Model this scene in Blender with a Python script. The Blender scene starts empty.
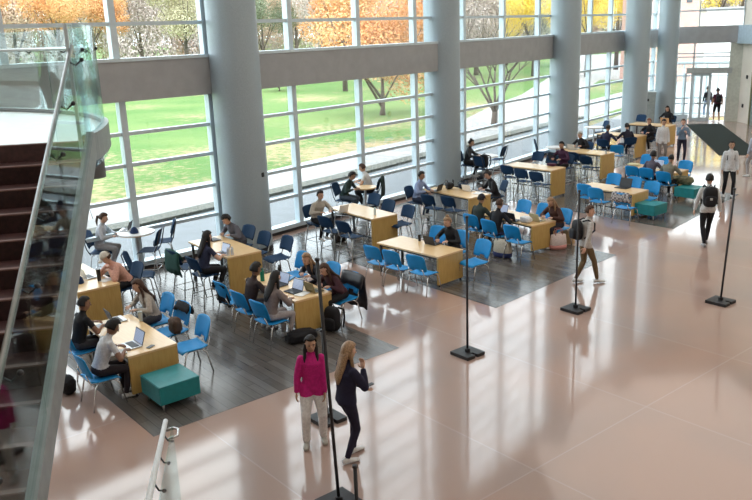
import bpy, bmesh, math, random
from mathutils import Vector, Matrix, noise
random.seed(7)
scene = bpy.context.scene
COL = scene.collection
PI = math.pi
# ------------------------------------------------------------------ camera
FPX = 794.66; CAMH = 5.7212
CR = Vector((0.9993157919560971, -0.009792192528079426, -0.035665962943001304))
CD = Vector((-0.03698578033729337, -0.2645744538021115, -0.963655753082062))
CF = Vector((0.0, 0.9643155455351777, -0.2647556017144729))
cam_d = bpy.data.cameras.new('camera'); cam = bpy.data.objects.new('camera', cam_d); COL.objects.link(cam)
cam_d.sensor_width = 36; cam_d.lens = FPX * 36 / 752; cam_d.clip_end = 2000; cam_d.clip_start = 0.1
M = Matrix.Identity(4)
for i in range(3):
    M[i][0] = CR[i]; M[i][1] = -CD[i]; M[i][2] = -CF[i]
M[2][3] = CAMH
cam.matrix_world = M
scene.camera = cam
# ------------------------------------------------------------------ world, lights, exposure
world = bpy.data.worlds.new('overcast_sky'); scene.world = world; world.use_nodes = True
wn = world.node_tree; bg = wn.nodes['Background']
wtc = wn.nodes.new('ShaderNodeTexCoord'); wno = wn.nodes.new('ShaderNodeTexNoise'); wra = wn.nodes.new('ShaderNodeValToRGB')
wno.inputs['Scale'].default_value = 2.2; wno.inputs['Detail'].default_value = 4
wra.color_ramp.elements[0].position = .35; wra.color_ramp.elements[0].color = (.80, .90, 1, 1)
wra.color_ramp.elements[1].position = .7; wra.color_ramp.elements[1].color = (1, 1, 1, 1)
wn.links.new(wtc.outputs['Generated'], wno.inputs['Vector']); wn.links.new(wno.outputs['Fac'], wra.inputs['Fac'])
wn.links.new(wra.outputs['Color'], bg.inputs['Color'])
bg.inputs['Strength'].default_value = 3.9
sun_d = bpy.data.lights.new('sun', 'SUN'); sun = bpy.data.objects.new('sun', sun_d); COL.objects.link(sun)
sun_d.energy = 1.2; sun_d.angle = math.radians(40); sun_d.color = (1, .97, .92); sun.rotation_euler = (math.radians(38), math.radians(10), math.radians(20))
def area(loc, sx, sy, power, col=(1, .93, .86)):    # added fill light under the ceiling, no lamp is seen there
    d = bpy.data.lights.new('ceiling_fill', 'AREA'); o = bpy.data.objects.new('ceiling_fill', d); COL.objects.link(o)
    d.shape = 'RECTANGLE'; d.size = sx; d.size_y = sy; d.energy = power; d.color = col; o.location = loc
area((5, 10, 14.5), 30, 26, 1700); area((14, 32, 14.5), 13, 22, 700)
vs = scene.view_settings
vs.view_transform = 'Standard'; vs.look = 'None'; vs.gamma = 1; vs.use_curve_mapping = False; vs.exposure = 0.45
scene.cycles.use_denoising = True
scene.cycles.max_bounces = 10; scene.cycles.transparent_max_bounces = 24; scene.cycles.sample_clamp_indirect = 6
scene.cycles.caustics_reflective = False; scene.cycles.caustics_refractive = False

# ------------------------------------------------------------------ helpers
YAW = math.radians(-50.765)
U = Vector((math.cos(YAW), math.sin(YAW), 0)); W = Vector((-math.sin(YAW), math.cos(YAW), 0))
def uw(u, w, z=0): return U * u + W * w + Vector((0, 0, z))
def at(px, py, z=0.0):                       # the place at height z that the photo shows at pixel (px, py)
    d = CR * ((px - 376) / FPX) + CD * ((py - 250) / FPX) + CF
    t = (z - CAMH) / d.z
    return Vector((0, 0, CAMH)) + d * t
def atdepth(px, py, depth):
    d = CR * ((px - 376) / FPX) + CD * ((py - 250) / FPX) + CF
    return Vector((0, 0, CAMH)) + d * (depth / d.y)

def mat(name, col, rough=.5, metal=0, var=.08, scale=8, bump=0, bscale=60, spec=.5, coat=0, stretch=None, col2=None, detail=4, alpha=None, sheen=0):
    m = bpy.data.materials.new(name); m.use_nodes = True
    n = m.node_tree; b = n.nodes['Principled BSDF']
    b.inputs['Roughness'].default_value = rough; b.inputs['Metallic'].default_value = metal
    b.inputs['Specular IOR Level'].default_value = spec
    if coat: b.inputs['Coat Weight'].default_value = coat; b.inputs['Coat Roughness'].default_value = .1
    if sheen: b.inputs['Sheen Weight'].default_value = sheen
    tc = n.nodes.new('ShaderNodeTexCoord'); no = n.nodes.new('ShaderNodeTexNoise'); ra = n.nodes.new('ShaderNodeValToRGB')
    mp = n.nodes.new('ShaderNodeMapping')
    if stretch: mp.inputs['Scale'].default_value = stretch
    n.links.new(tc.outputs['Object'], mp.inputs['Vector']); n.links.new(mp.outputs['Vector'], no.inputs['Vector'])
    no.inputs['Scale'].default_value = scale; no.inputs['Detail'].default_value = detail
    c2 = col2 or [min(1, c * (1 + var)) for c in col]; c1 = col if col2 else [c * (1 - var) for c in col]
    ra.color_ramp.elements[0].position = .35; ra.color_ramp.elements[1].position = .65
    ra.color_ramp.elements[0].color = (*c1, 1); ra.color_ramp.elements[1].color = (*c2, 1)
    n.links.new(no.outputs['Fac'], ra.inputs['Fac']); n.links.new(ra.outputs['Color'], b.inputs['Base Color'])
    if bump:
        n2 = n.nodes.new('ShaderNodeTexNoise'); n2.inputs['Scale'].default_value = bscale; bp = n.nodes.new('ShaderNodeBump')
        bp.inputs['Strength'].default_value = bump; bp.inputs['Distance'].default_value = .01
        n.links.new(tc.outputs['Object'], n2.inputs['Vector']); n.links.new(n2.outputs['Fac'], bp.inputs['Height']); n.links.new(bp.outputs['Normal'], b.inputs['Normal'])
    return m
def glass_mat(name, tint, gloss=.08, rough=.02):
    m = bpy.data.materials.new(name); m.use_nodes = True; n = m.node_tree
    n.nodes.remove(n.nodes['Principled BSDF']); out = n.nodes['Material Output']
    tr = n.nodes.new('ShaderNodeBsdfTransparent'); tr.inputs['Color'].default_value = (*tint, 1)
    gl = n.nodes.new('ShaderNodeBsdfGlossy'); gl.inputs['Roughness'].default_value = rough
    lw = n.nodes.new('ShaderNodeLayerWeight'); lw.inputs['Blend'].default_value = .25
    mu = n.nodes.new('ShaderNodeMath'); mu.operation = 'MULTIPLY_ADD'; mu.inputs[1].default_value = .22; mu.inputs[2].default_value = gloss
    mx = n.nodes.new('ShaderNodeMixShader')
    n.links.new(lw.outputs['Fresnel'], mu.inputs[0]); n.links.new(mu.outputs[0], mx.inputs[0])
    n.links.new(tr.outputs[0], mx.inputs[1]); n.links.new(gl.outputs[0], mx.inputs[2]); n.links.new(mx.outputs[0], out.inputs['Surface'])
    return m
_mc = {}
def cm(col, rough=.8, name='cloth', **k):
    key = (tuple(round(c, 3) for c in col), rough, name)
    if key not in _mc: _mc[key] = mat(name, col, rough, var=.12, scale=30, spec=.3, **k)
    return _mc[key]

class MB:
    def __init__(s): s.b = bmesh.new(); s.mi = 0
    def _new(s, vs, fs, smooth=False):
        v = [s.b.verts.new(p) for p in vs]; out = []
        for f in fs:
            try: q = s.b.faces.new([v[i] for i in f])
            except ValueError: continue
            q.material_index = s.mi; q.smooth = smooth; out.append(q)
        return out
    def box(s, c, d, rz=0, m=None):
        c = Vector(c); x, y, z = d[0] / 2, d[1] / 2, d[2] / 2
        R = (m or Matrix.Rotation(rz, 3, 'Z'))
        vs = [c + R @ Vector((i * x, j * y, k * z)) for k in (-1, 1) for i, j in ((-1, -1), (1, -1), (1, 1), (-1, 1))]
        s._new(vs, [(3, 2, 1, 0), (4, 5, 6, 7), (0, 1, 5, 4), (1, 2, 6, 5), (2, 3, 7, 6), (3, 0, 4, 7)]); return s
    def rbox(s, c, d, r=.02, rz=0, m=None):
        t = bmesh.new(); R = (m or Matrix.Rotation(rz, 3, 'Z')).to_4x4()
        bmesh.ops.create_cube(t, size=1, matrix=Matrix.Diagonal((*d, 1)))
        bmesh.ops.bevel(t, geom=t.edges[:], offset=min(r, min(d) * .45), segments=2, affect='EDGES')
        bmesh.ops.transform(t, matrix=Matrix.Translation(Vector(c)) @ R, verts=t.verts[:]); s.merge(t, False); return s
    def merge(s, t, smooth=True):
        t.verts.index_update(); s._new([v.co.copy() for v in t.verts], [[v.index for v in f.verts] for f in t.faces], smooth); t.free()
    def tube(s, pts, r, seg=8, cap=True, closed=False):
        pts = [Vector(p) for p in pts]; n = len(pts); rs = r if isinstance(r, (list, tuple)) else [r] * n
        rings = []; up = None
        for i, p in enumerate(pts):
            if closed: t = pts[(i + 1) % n] - pts[i - 1]
            else: t = (pts[min(i + 1, n - 1)] - pts[max(i - 1, 0)])
            t = t.normalized() if t.length > 1e-9 else Vector((0, 0, 1))
            if up is None: up = Vector((0, 0, 1)) if abs(t.z) < .9 else Vector((1, 0, 0))
            a = t.cross(up);
            if a.length < 1e-4: a = t.cross(Vector((0, 1, 0)))
            a.normalize(); b = a.cross(t).normalized(); up = b
            rings.append([p + (a * math.cos(2 * PI * k / seg) + b * math.sin(2 * PI * k / seg)) * rs[i] for k in range(seg)])
        vs = [v for q in rings for v in q]; fs = []
        for i in range(n if closed else n - 1):
            for k in range(seg):
                a0 = i * seg + k; a1 = i * seg + (k + 1) % seg; j = ((i + 1) % n) * seg
                fs.append((a0, a1, j + (k + 1) % seg, j + k))
        if cap and not closed: fs += [tuple(range(seg))[::-1], tuple((n - 1) * seg + k for k in range(seg))]
        s._new(vs, fs, True); return s
    def cyl(s, c, r, h, seg=24, r2=None):     # base centre c
        c = Vector(c); r2 = r if r2 is None else r2
        vs = [c + Vector((r * math.cos(2 * PI * k / seg), r * math.sin(2 * PI * k / seg), 0)) for k in range(seg)] + \
             [c + Vector((r2 * math.cos(2 * PI * k / seg), r2 * math.sin(2 * PI * k / seg), h)) for k in range(seg)]
        s._new(vs, [(k, (k + 1) % seg, seg + (k + 1) % seg, seg + k) for k in range(seg)], True)
        s._new(vs, [tuple(range(seg))[::-1], tuple(range(seg, 2 * seg))]); return s
    def ell(s, c, d, m=None, nu=14, nv=9):
        c = Vector(c); R = m or Matrix.Identity(3); vs = [c + R @ Vector((0, 0, -d[2]))]; fs = []
        for j in range(1, nv):
            th = PI * j / nv
            for i in range(nu):
                ph = 2 * PI * i / nu
                vs.append(c + R @ Vector((d[0] * math.sin(th) * math.cos(ph), d[1] * math.sin(th) * math.sin(ph), -d[2] * math.cos(th))))
        vs.append(c + R @ Vector((0, 0, d[2]))); L = len(vs) - 1
        for i in range(nu):
            i2 = (i + 1) % nu; fs.append((0, 1 + i2, 1 + i)); fs.append((L, L - nu + i, L - nu + i2))
            for j in range(nv - 2): a = 1 + j * nu; fs.append((a + i, a + i2, a + nu + i2, a + nu + i))
        s._new(vs, fs, True); return s
    def prism(s, poly, z0, z1):
        n = len(poly); vs = [Vector((p[0], p[1], z0)) for p in poly] + [Vector((p[0], p[1], z1)) for p in poly]
        s._new(vs, [tuple(range(n))[::-1], tuple(range(n, 2 * n))] + [(i, (i + 1) % n, n + (i + 1) % n, n + i) for i in range(n)]); return s
    def sheet(s, grid, th, smooth=True, skip=()):   # grid of points -> solid panel of thickness th
        t = bmesh.new(); vs = [[t.verts.new(p) for p in row] for row in grid]
        for i in range(len(grid) - 1):
            for j in range(len(grid[0]) - 1):
                if (i, j) in skip: continue
                t.faces.new((vs[i][j], vs[i][j + 1], vs[i + 1][j + 1], vs[i + 1][j]))
        bmesh.ops.delete(t, geom=[v for v in t.verts if not v.link_faces], context='VERTS')
        bmesh.ops.recalc_face_normals(t, faces=t.faces[:])
        bmesh.ops.solidify(t, geom=t.faces[:], thickness=th)
        s.merge(t, smooth); return s
    def build(s, name, mats, parent=None):
        bmesh.ops.recalc_face_normals(s.b, faces=s.b.faces[:])
        me = bpy.data.meshes.new(name); s.b.to_mesh(me); s.b.free()
        for m in (mats if isinstance(mats, (list, tuple)) else [mats]): me.materials.append(m)
        o = bpy.data.objects.new(name, me); COL.objects.link(o)
        if parent: o.parent = parent
        return o
def tag(o, label=None, cat=None, group=None, kind=None):
    if label: o['label'] = label
    if cat: o['category'] = cat
    if group: o['group'] = group
    if kind: o['kind'] = kind
    return o
def thing(name, label, cat, loc=(0, 0, 0), rz=0, group=None):
    o = bpy.data.objects.new(name, None); COL.objects.link(o); o.location = loc; o.rotation_euler = (0, 0, rz); o.empty_display_size = .1
    return tag(o, label, cat, group)
def struct(o, label=None): o['kind'] = 'structure'; return tag(o, label)
def kids(o): return [c for c in COL.objects if c.parent == o]
def dup(root, loc, rz, label, group=None):
    r = root.copy(); COL.objects.link(r); r.location = loc; r.rotation_euler = (0, 0, rz); r['label'] = label
    if group: r['group'] = group
    for c0 in kids(root):
        c = c0.copy(); COL.objects.link(c); c.parent = r
        for g0 in kids(c0):
            g = g0.copy(); COL.objects.link(g); g.parent = c
    return r

# ------------------------------------------------------------------ materials
m_wall = mat('warm_white_wall', (.72, .66, .58), .7, var=.03, scale=2)
m_ceil = mat('ceiling_paint', (.55, .55, .55), .8, var=.03)
m_alu = mat('aluminium', (.58, .68, .74), .38, .35, var=.04)
m_beam = mat('grey_metal_panel', (.36, .375, .39), .5, .1, var=.05, scale=3)
m_col = mat('column_paint', (.34, .41, .455), .38, .1, var=.06, scale=40, detail=6)
m_dark = mat('dark_metal', (.03, .03, .035), .45, .2)
m_black = mat('black_plastic', (.012, .012, .015), .5)
m_chrome = mat('chrome', (.62, .62, .62), .25, .9)
m_steel = mat('brushed_steel', (.42, .43, .42), .32, .8)
m_azure = mat('azure_plastic', (.006, .25, .60), .5, var=.05, spec=.35)
m_navy = mat('navy_mesh_fabric', (.005, .032, .085), .75, var=.15, scale=60, spec=.25)
m_wood = mat('maple_laminate', (.74, .50, .25), .3, var=.07, scale=3, stretch=(1, 14, 14), col2=(.80, .57, .31), coat=.15)
m_woodv = mat('maple_panel', (.50, .315, .095), .4, scale=4, stretch=(10, 10, 1.2), col2=(.56, .37, .125))
m_teal = mat('teal_vinyl', (.01, .22, .24), .45, var=.08, bump=.2)
m_white = mat('white_laminate', (.80, .80, .80), .35, var=.02)
m_paper = mat('paper', (.82, .82, .80), .8, var=.02)
m_silver = mat('laptop_silver', (.55, .57, .6), .35, .6)
m_skinA = mat('skin_light', (.60, .36, .26), .55, var=.05); m_skinB = mat('skin_brown', (.23, .12, .075), .55, var=.05); m_skinC = mat('skin_tan', (.45, .26, .17), .55, var=.05)
m_eye = mat('eye_dark', (.03, .02, .02), .3); m_lip = mat('lips', (.36, .12, .10), .5)
m_hairD = mat('dark_hair', (.012, .010, .010), .75, var=.3, scale=60, bump=.5, bscale=90)
m_hairB = mat('brown_hair', (.065, .032, .02), .75, var=.3, scale=60, bump=.5, bscale=90)
m_hairL = mat('light_brown_hair', (.28, .17, .09), .45, var=.35, scale=60, bump=.5, bscale=90)
m_glass = glass_mat('window_glass', (.95, .985, .985), .03)
m_bglass = glass_mat('balustrade_glass', (.84, .925, .92), .045)
m_bark = mat('bark', (.10, .075, .06), .9)
def screen_mat():
    m = bpy.data.materials.new('lit_screen'); m.use_nodes = True; b = m.node_tree.nodes['Principled BSDF']
    b.inputs['Base Color'].default_value = (.1, .12, .16, 1); b.inputs['Emission Color'].default_value = (.55, .68, .9, 1); b.inputs['Emission Strength'].default_value = .45
    b.inputs['Roughness'].default_value = .2
    n = m.node_tree; tc = n.nodes.new('ShaderNodeTexCoord'); w = n.nodes.new('ShaderNodeTexWave'); w.bands_direction = 'Z'; w.inputs['Scale'].default_value = 14; w.inputs['Distortion'].default_value = 3
    ra = n.nodes.new('ShaderNodeValToRGB'); ra.color_ramp.elements[0].color = (.18, .25, .42, 1); ra.color_ramp.elements[1].color = (.6, .7, .9, 1)
    n.links.new(tc.outputs['Object'], w.inputs['Vector']); n.links.new(w.outputs['Fac'], ra.inputs['Fac']); n.links.new(ra.outputs['Color'], b.inputs['Emission Color'])
    return m
m_screen = screen_mat()

def floor_mat():
    m = bpy.data.materials.new('polished_terrazzo'); m.use_nodes = True; n = m.node_tree; b = n.nodes['Principled BSDF']
    b.inputs['Roughness'].default_value = .085; b.inputs['IOR'].default_value = 1.68
    N = n.nodes.new; L = n.links.new
    tc = N('ShaderNodeTexCoord'); mp = N('ShaderNodeMapping'); mp.vector_type = 'POINT'; mp.inputs['Rotation'].default_value = (0, 0, -YAW)
    L(tc.outputs['Object'], mp.inputs['Vector'])
    br = N('ShaderNodeTexBrick'); br.offset = 0; br.squash = 1
    br.inputs['Scale'].default_value = 1; br.inputs['Brick Width'].default_value = 5.34; br.inputs['Row Height'].default_value = 2.67
    br.inputs['Mortar Size'].default_value = .012; br.inputs['Mortar Smooth'].default_value = .1; br.inputs['Bias'].default_value = 0
    mp2 = N('ShaderNodeMapping'); mp2.inputs['Location'].default_value = (.71, -2.19, 0); L(mp.outputs['Vector'], mp2.inputs['Vector'])
    L(mp2.outputs['Vector'], br.inputs['Vector'])
    br.inputs['Color1'].default_value = (.40, .29, .245, 1); br.inputs['Color2'].default_value = (.385, .295, .26, 1); br.inputs['Mortar'].default_value = (.43, .345, .315, 1)
    no = N('ShaderNodeTexNoise'); no.inputs['Scale'].default_value = 130; no.inputs['Detail'].default_value = 4; L(tc.outputs['Object'], no.inputs['Vector'])
    ra = N('ShaderNodeValToRGB'); ra.color_ramp.elements[0].color = (.78, .78, .78, 1); ra.color_ramp.elements[1].color = (1.12, 1.1, 1.08, 1); ra.color_ramp.elements[0].position = .35; ra.color_ramp.elements[1].position = .65
    L(no.outputs['Fac'], ra.inputs['Fac'])
    n3 = N('ShaderNodeTexNoise'); n3.inputs['Scale'].default_value = .35; L(tc.outputs['Object'], n3.inputs['Vector'])
    r3 = N('ShaderNodeValToRGB'); r3.color_ramp.elements[0].color = (.9, .92, .95, 1); r3.color_ramp.elements[1].color = (1.08, 1.0, .96, 1); r3.color_ramp.elements[0].position = .4; r3.color_ramp.elements[1].position = .6
    L(n3.outputs['Fac'], r3.inputs['Fac'])
    a = N('ShaderNodeMixRGB'); a.blend_type = 'MULTIPLY'; a.inputs[0].default_value = 1; L(br.outputs['Color'], a.inputs[1]); L(ra.outputs['Color'], a.inputs[2])
    c = N('ShaderNodeMixRGB'); c.blend_type = 'MULTIPLY'; c.inputs[0].default_value = 1; L(a.outputs['Color'], c.inputs[1]); L(r3.outputs['Color'], c.inputs[2])
    L(c.outputs['Color'], b.inputs['Base Color'])
    n4 = N('ShaderNodeTexNoise'); n4.inputs['Scale'].default_value = 3; L(tc.outputs['Object'], n4.inputs['Vector'])
    bp = N('ShaderNodeBump'); bp.inputs['Strength'].default_value = .05; bp.inputs['Distance'].default_value = .01; L(n4.outputs['Fac'], bp.inputs['Height']); L(bp.outputs['Normal'], b.inputs['Normal'])
    return m
def plank_mat():
    m = bpy.data.materials.new('grey_wood_plank'); m.use_nodes = True; n = m.node_tree; b = n.nodes['Principled BSDF']
    b.inputs['Roughness'].default_value = .2
    N = n.nodes.new; L = n.links.new
    tc = N('ShaderNodeTexCoord'); mp = N('ShaderNodeMapping'); mp.inputs['Rotation'].default_value = (0, 0, -YAW); L(tc.outputs['Object'], mp.inputs['Vector'])
    br = N('ShaderNodeTexBrick'); br.inputs['Scale'].default_value = 1; br.inputs['Brick Width'].default_value = 1.3; br.inputs['Row Height'].default_value = .16; br.inputs['Mortar Size'].default_value = .006
    br.inputs['Color1'].default_value = (.085, .075, .068, 1); br.inputs['Color2'].default_value = (.135, .125, .118, 1); br.inputs['Mortar'].default_value = (.06, .055, .05, 1); L(mp.outputs['Vector'], br.inputs['Vector'])
    mp3 = N('ShaderNodeMapping'); mp3.inputs['Scale'].default_value = (1, 9, 1); L(mp.outputs['Vector'], mp3.inputs['Vector'])
    no = N('ShaderNodeTexNoise'); no.inputs['Scale'].default_value = 3; no.inputs['Detail'].default_value = 6; L(mp3.outputs['Vector'], no.inputs['Vector'])
    ra = N('ShaderNodeValToRGB'); ra.color_ramp.elements[0].color = (.7, .7, .7, 1); ra.color_ramp.elements[1].color = (1.25, 1.25, 1.25, 1); L(no.outputs['Fac'], ra.inputs['Fac'])
    a = N('ShaderNodeMixRGB'); a.blend_type = 'MULTIPLY'; a.inputs[0].default_value = 1; L(br.outputs['Color'], a.inputs[1]); L(ra.outputs['Color'], a.inputs[2]); L(a.outputs['Color'], b.inputs['Base Color'])
    return m
def lawn_mat():
    m = bpy.data.materials.new('leafy_lawn'); m.use_nodes = True; n = m.node_tree; b = n.nodes['Principled BSDF']; b.inputs['Roughness'].default_value = .9; b.inputs['Specular IOR Level'].default_value = .1
    N = n.nodes.new; L = n.links.new
    tc = N('ShaderNodeTexCoord'); no = N('ShaderNodeTexNoise'); no.inputs['Scale'].default_value = .12; no.inputs['Detail'].default_value = 5; L(tc.outputs['Object'], no.inputs['Vector'])
    ra = N('ShaderNodeValToRGB'); ra.color_ramp.elements[0].color = (.085, .165, .045, 1); ra.color_ramp.elements[1].color = (.135, .20, .065, 1); ra.color_ramp.elements[0].position = .4; ra.color_ramp.elements[1].position = .62; L(no.outputs['Fac'], ra.inputs['Fac'])
    n2 = N('ShaderNodeTexNoise'); n2.inputs['Scale'].default_value = 2.6; n2.inputs['Detail'].default_value = 8; n2.inputs['Roughness'].default_value = .7; L(tc.outputs['Object'], n2.inputs['Vector'])
    n5 = N('ShaderNodeTexNoise'); n5.inputs['Scale'].default_value = .09; L(tc.outputs['Object'], n5.inputs['Vector'])
    ad = N('ShaderNodeMath'); ad.operation = 'ADD'; L(n2.outputs['Fac'], ad.inputs[0]); L(n5.outputs['Fac'], ad.inputs[1])
    r2 = N('ShaderNodeValToRGB'); r2.color_ramp.elements[0].position = .54; r2.color_ramp.elements[1].position = .64
    sc = N('ShaderNodeMath'); sc.operation = 'MULTIPLY'; sc.inputs[1].default_value = .52; L(ad.outputs[0], sc.inputs[0])
    dt = N('ShaderNodeVectorMath'); dt.operation = 'DOT_PRODUCT'; dt.inputs[1].default_value = (-.76, .65, 0); L(tc.outputs['Object'], dt.inputs[0])   # more fallen leaves along the path
    mr = N('ShaderNodeMapRange'); mr.inputs['From Min'].default_value = 26; mr.inputs['From Max'].default_value = 44; mr.inputs['To Min'].default_value = .065; mr.inputs['To Max'].default_value = -.02; L(dt.outputs['Value'], mr.inputs['Value'])
    a2 = N('ShaderNodeMath'); a2.operation = 'ADD'; L(sc.outputs[0], a2.inputs[0]); L(mr.outputs['Result'], a2.inputs[1]); L(a2.outputs[0], r2.inputs['Fac'])
    mx = N('ShaderNodeMixRGB'); L(r2.outputs['Color'], mx.inputs[0]); L(ra.outputs['Color'], mx.inputs[1]); mx.inputs[2].default_value = (.33, .25, .15, 1); L(mx.outputs['Color'], b.inputs['Base Color'])
    return m
m_floor = floor_mat(); m_plank = plank_mat(); m_lawn = lawn_mat()

# ------------------------------------------------------------------ the facade line (window wall, seen from above)
F = [Vector(p) for p in ((-13.0, 13.4, 0), (-4.2, 21.6, 0), (2.3, 29.0, 0), (8.2, 36.7, 0), (12.8, 42.5, 0), (17.2, 47.9, 0))]
CORNER = Vector((20.95, 46.0, 0))
# floor, ceiling, walls
MB().prism([(-14, -5), (21.5, -5), (21.5, 46.2), (17.3, 48.3), (12.6, 42.8), (8.0, 37), (2.1, 29.3), (-4.4, 21.9), (-14, 12.9)], -.25, 0).build('floor', m_floor)['kind'] = 'structure'
struct(MB().prism([(-14, -5), (22, -5), (22, 46.6), (17.3, 48.6), (12.3, 43), (7.8, 37.2), (1.9, 29.5), (-4.6, 22.1), (-14, 13.3)], 14.6, 14.85).build('ceiling', m_ceil))
struct(MB().box((3.8, -5.1, 7.25), (36, .2, 14.7)).build('wall_back', m_wall))
struct(MB().box((-14.1, 4, 7.25), (.2, 18.4, 14.7)).build('wall_left', m_wall))
# grey plank patches under the furniture (each tooth is a patch of floor)
def patch(poly): struct(MB().prism([(p.x, p.y) for p in poly], .0, .004).build('floor_plank', m_plank))
patch([uw(-10.5, 4.15), uw(-10.5, 9.05), uw(-15.8, 9.05), uw(-15.8, 4.15)])
patch([Vector((2.49, 15.85, 0)), Vector((6.13, 19.5, 0)), Vector((6.13, 19.5, 0)) - U * 4.9, Vector((2.49, 15.85, 0)) - U * 5.2])
patch([Vector((8.48, 21.91, 0)), Vector((12.3, 26.2, 0)), Vector((12.3, 26.2, 0)) - U * 5.6, Vector((8.48, 21.91, 0)) - U * 6.0])
patch([uw(-15.8, 2), uw(-15.8, 12), uw(-16.4, 17.2), uw(-17.6, 20.4), uw(-18.2, 26), uw(-19.2, 31), Vector((10.6, 39.3, 0)), Vector((8.4, 36.2, 0)), Vector((2.9, 29.0, 0)), Vector((-3.9, 21.2, 0)), uw(-19.2, 5), uw(-18.6, 2)])

# window bays: mullions at the pixels where the photo shows them, on the real wall line
def wallpt(px):
    d = CR * ((px - 376) / FPX) + CD * ((80 - 250) / FPX) + CF
    d.z = 0
    for i in range(len(F) - 1):
        a, b = F[i], F[i + 1]; e = b - a; den = d.x * e.y - d.y * e.x
        if abs(den) < 1e-9: continue
        t = (a.x * e.y - a.y * e.x) / den; s = (a.x * d.y - a.y * d.x) / den
        if -1e-6 <= s <= 1 + 1e-6 and t > 0: return a + e * s
mull = [[-60, 6, 117.5, 207.5], [291, 358, 414], [462.7, 502, 536.7], [588, 608], [643, 652]]
ZT = [1.04, 1.86, 2.72, 3.5]; ZU = [6.12, 7.0, 7.9, 8.8, 9.7, 10.6, 11.5, 12.4, 13.3]
def seg_boxes(mb, a, b, z0, z1, th, off=0):
    d = (b - a); L = d.length; ang = math.atan2(d.y, d.x); n = Vector((math.sin(ang), -math.cos(ang), 0))
    c = (a + b) / 2 + n * off; mb.box((c.x, c.y, (z0 + z1) / 2), (L, th, z1 - z0), ang)
for k in range(5):
    a, b = F[k], F[k + 1]
    ms = [wallpt(p) for p in mull[k] if wallpt(p) is not None]
    if k == 0: ms = [a, a + (b - a) * .2, a + (b - a) * .4] + ms[1:]
    fr = MB(); ang = math.atan2((b - a).y, (b - a).x)
    for p in ms: fr.box((p.x, p.y, 6.95), (.17, .2, 13.9), ang)
    for z in ZT + ZU: seg_boxes(fr, a, b, z - .045, z + .045, .14)
    seg_boxes(fr, a, b, .10, .22, .30); seg_boxes(fr, a, b, 5.24, 5.32, .45, .1); seg_boxes(fr, a, b, 13.9, 14.05, .3)
    w = bpy.data.objects.new('window_%d' % (k + 1), None); COL.objects.link(w); struct(w)
    f = fr.build('window_frame', m_alu, w); f['kind'] = 'structure'
    g = MB(); seg_boxes(g, a, b, .2, 14.0, .02, -.02); gl = g.build('window_pane', m_glass, w); gl['kind'] = 'structure'
    t = MB(); seg_boxes(t, a, b, 4.3, 5.26, .5, .05); struct(t.build('trim_%d' % (k + 1), m_beam))
    t = MB(); seg_boxes(t, a, b, 0, .10, .22); struct(t.build('baseboard_%s' % 'abcde'[k], m_dark))
    t = MB(); seg_boxes(t, a, b, 14.05, 14.6, .35); struct(t.build('wall_upper', m_beam))
# columns
def column(x, y, r, lab):
    t = thing('column', lab, 'column', (x, y, 0), 0, 'round grey columns along the window wall')
    MB().cyl((0, 0, .12), r, 14.48, 48).build('shaft', m_col, t)
    MB().cyl((0, 0, .0), r + .015, .13, 48).build('base_ring', m_dark, t)
    return t
column(-3.53, 21.45, .655, 'round grey column nearest the stairs, rising behind the student in grey')
cc = column(2.62, 29.3, .645, 'round grey column second from the stairs, behind the backpacks on a tall table')
column(8.75, 36.4, .66, 'round grey column in the middle of the window wall, behind the tallest tables')
column(13.8, 42.0, .63, 'round grey column fourth from the stairs, left of the grey cabinet')
column(16.55, 45.2, .55, 'farthest round grey column, beside the glass entrance')
# small black sensor on the first column
p = at(260.5, 172.5, 2.72); 
o = MB().rbox((0, 0, 0), (.1, .06, .12), .01).build('wall_sensor', m_black); o.location = (-2.97, 21.13, 2.13); o.rotation_euler = (0, 0, math.radians(55)); tag(o, 'small black sensor box fixed to the nearest grey column', 'sensor')

# ------------------------------------------------------------------ entrance wall at the far end
E0 = Vector((17.0, 47.75, 0)); E1 = CORNER; EA = math.atan2((E1 - E0).y, (E1 - E0).x); EL = (E1 - E0).length
def onwall(px, py):
    d = CR * ((px - 376) / FPX) + CD * ((py - 250) / FPX) + CF; e = E1 - E0
    den = d.x * e.y - d.y * e.x; t = (E0.x * e.y - E0.y * e.x) / den
    s = ((E0.x + 0) * d.y - E0.y * d.x) / den
    return s * EL, CAMH + d.z * t
def ebox(mb, px0, px1, z0, z1, th=.12, off=0):
    s0 = onwall(px0, 80)[0]; s1 = onwall(px1, 80)[0]; u = (E1 - E0).normalized(); c = E0 + u * (s0 + s1) / 2 + Vector((u.y, -u.x, 0)) * off
    mb.box((c.x, c.y, (z0 + z1) / 2), (abs(s1 - s0), th, z1 - z0), EA)
t = MB(); ebox(t, 660, 741, 7.0, 14.6, .3); struct(t.build('wall_end', m_wall))  # unseen upper wall, brought down low to cut window glare on the floor
t = MB(); ebox(t, 664, 741, 4.42, 5.36, .4); struct(t.build('trim_6', m_beam))
w = bpy.data.objects.new('window_6', None); COL.objects.link(w); struct(w)
fr = MB()
for px in (664, 695.5, 739): ebox(fr, px - .6, px + .6, 5.36, 7.1)
for z in (6.22, 7.0): ebox(fr, 664, 741, z - .04, z + .04)
for z in (3.86, 3.66, 3.28): ebox(fr, 664, 728, z - .03, z + .03)
ebox(fr, 691.8, 693.4, 2.9, 4.42)
for px in (676, 685.5, 692): ebox(fr, px - .9, px + .9, .0, 2.75)
for z in (.42, 1.0, 1.3, 2.6): ebox(fr, 664, 690, z - .03, z + .03)
ebox(fr, 664, 690, 0, .36, .14)
fr.build('window_frame', m_alu, w)['kind'] = 'structure'
g = MB(); ebox(g, 664, 740, 5.36, 7.1, .02); ebox(g, 664, 728, 3.0, 4.42, .02); ebox(g, 664, 690, .3, 2.75, .02); g.build('window_pane', m_glass, w)['kind'] = 'structure'
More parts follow.
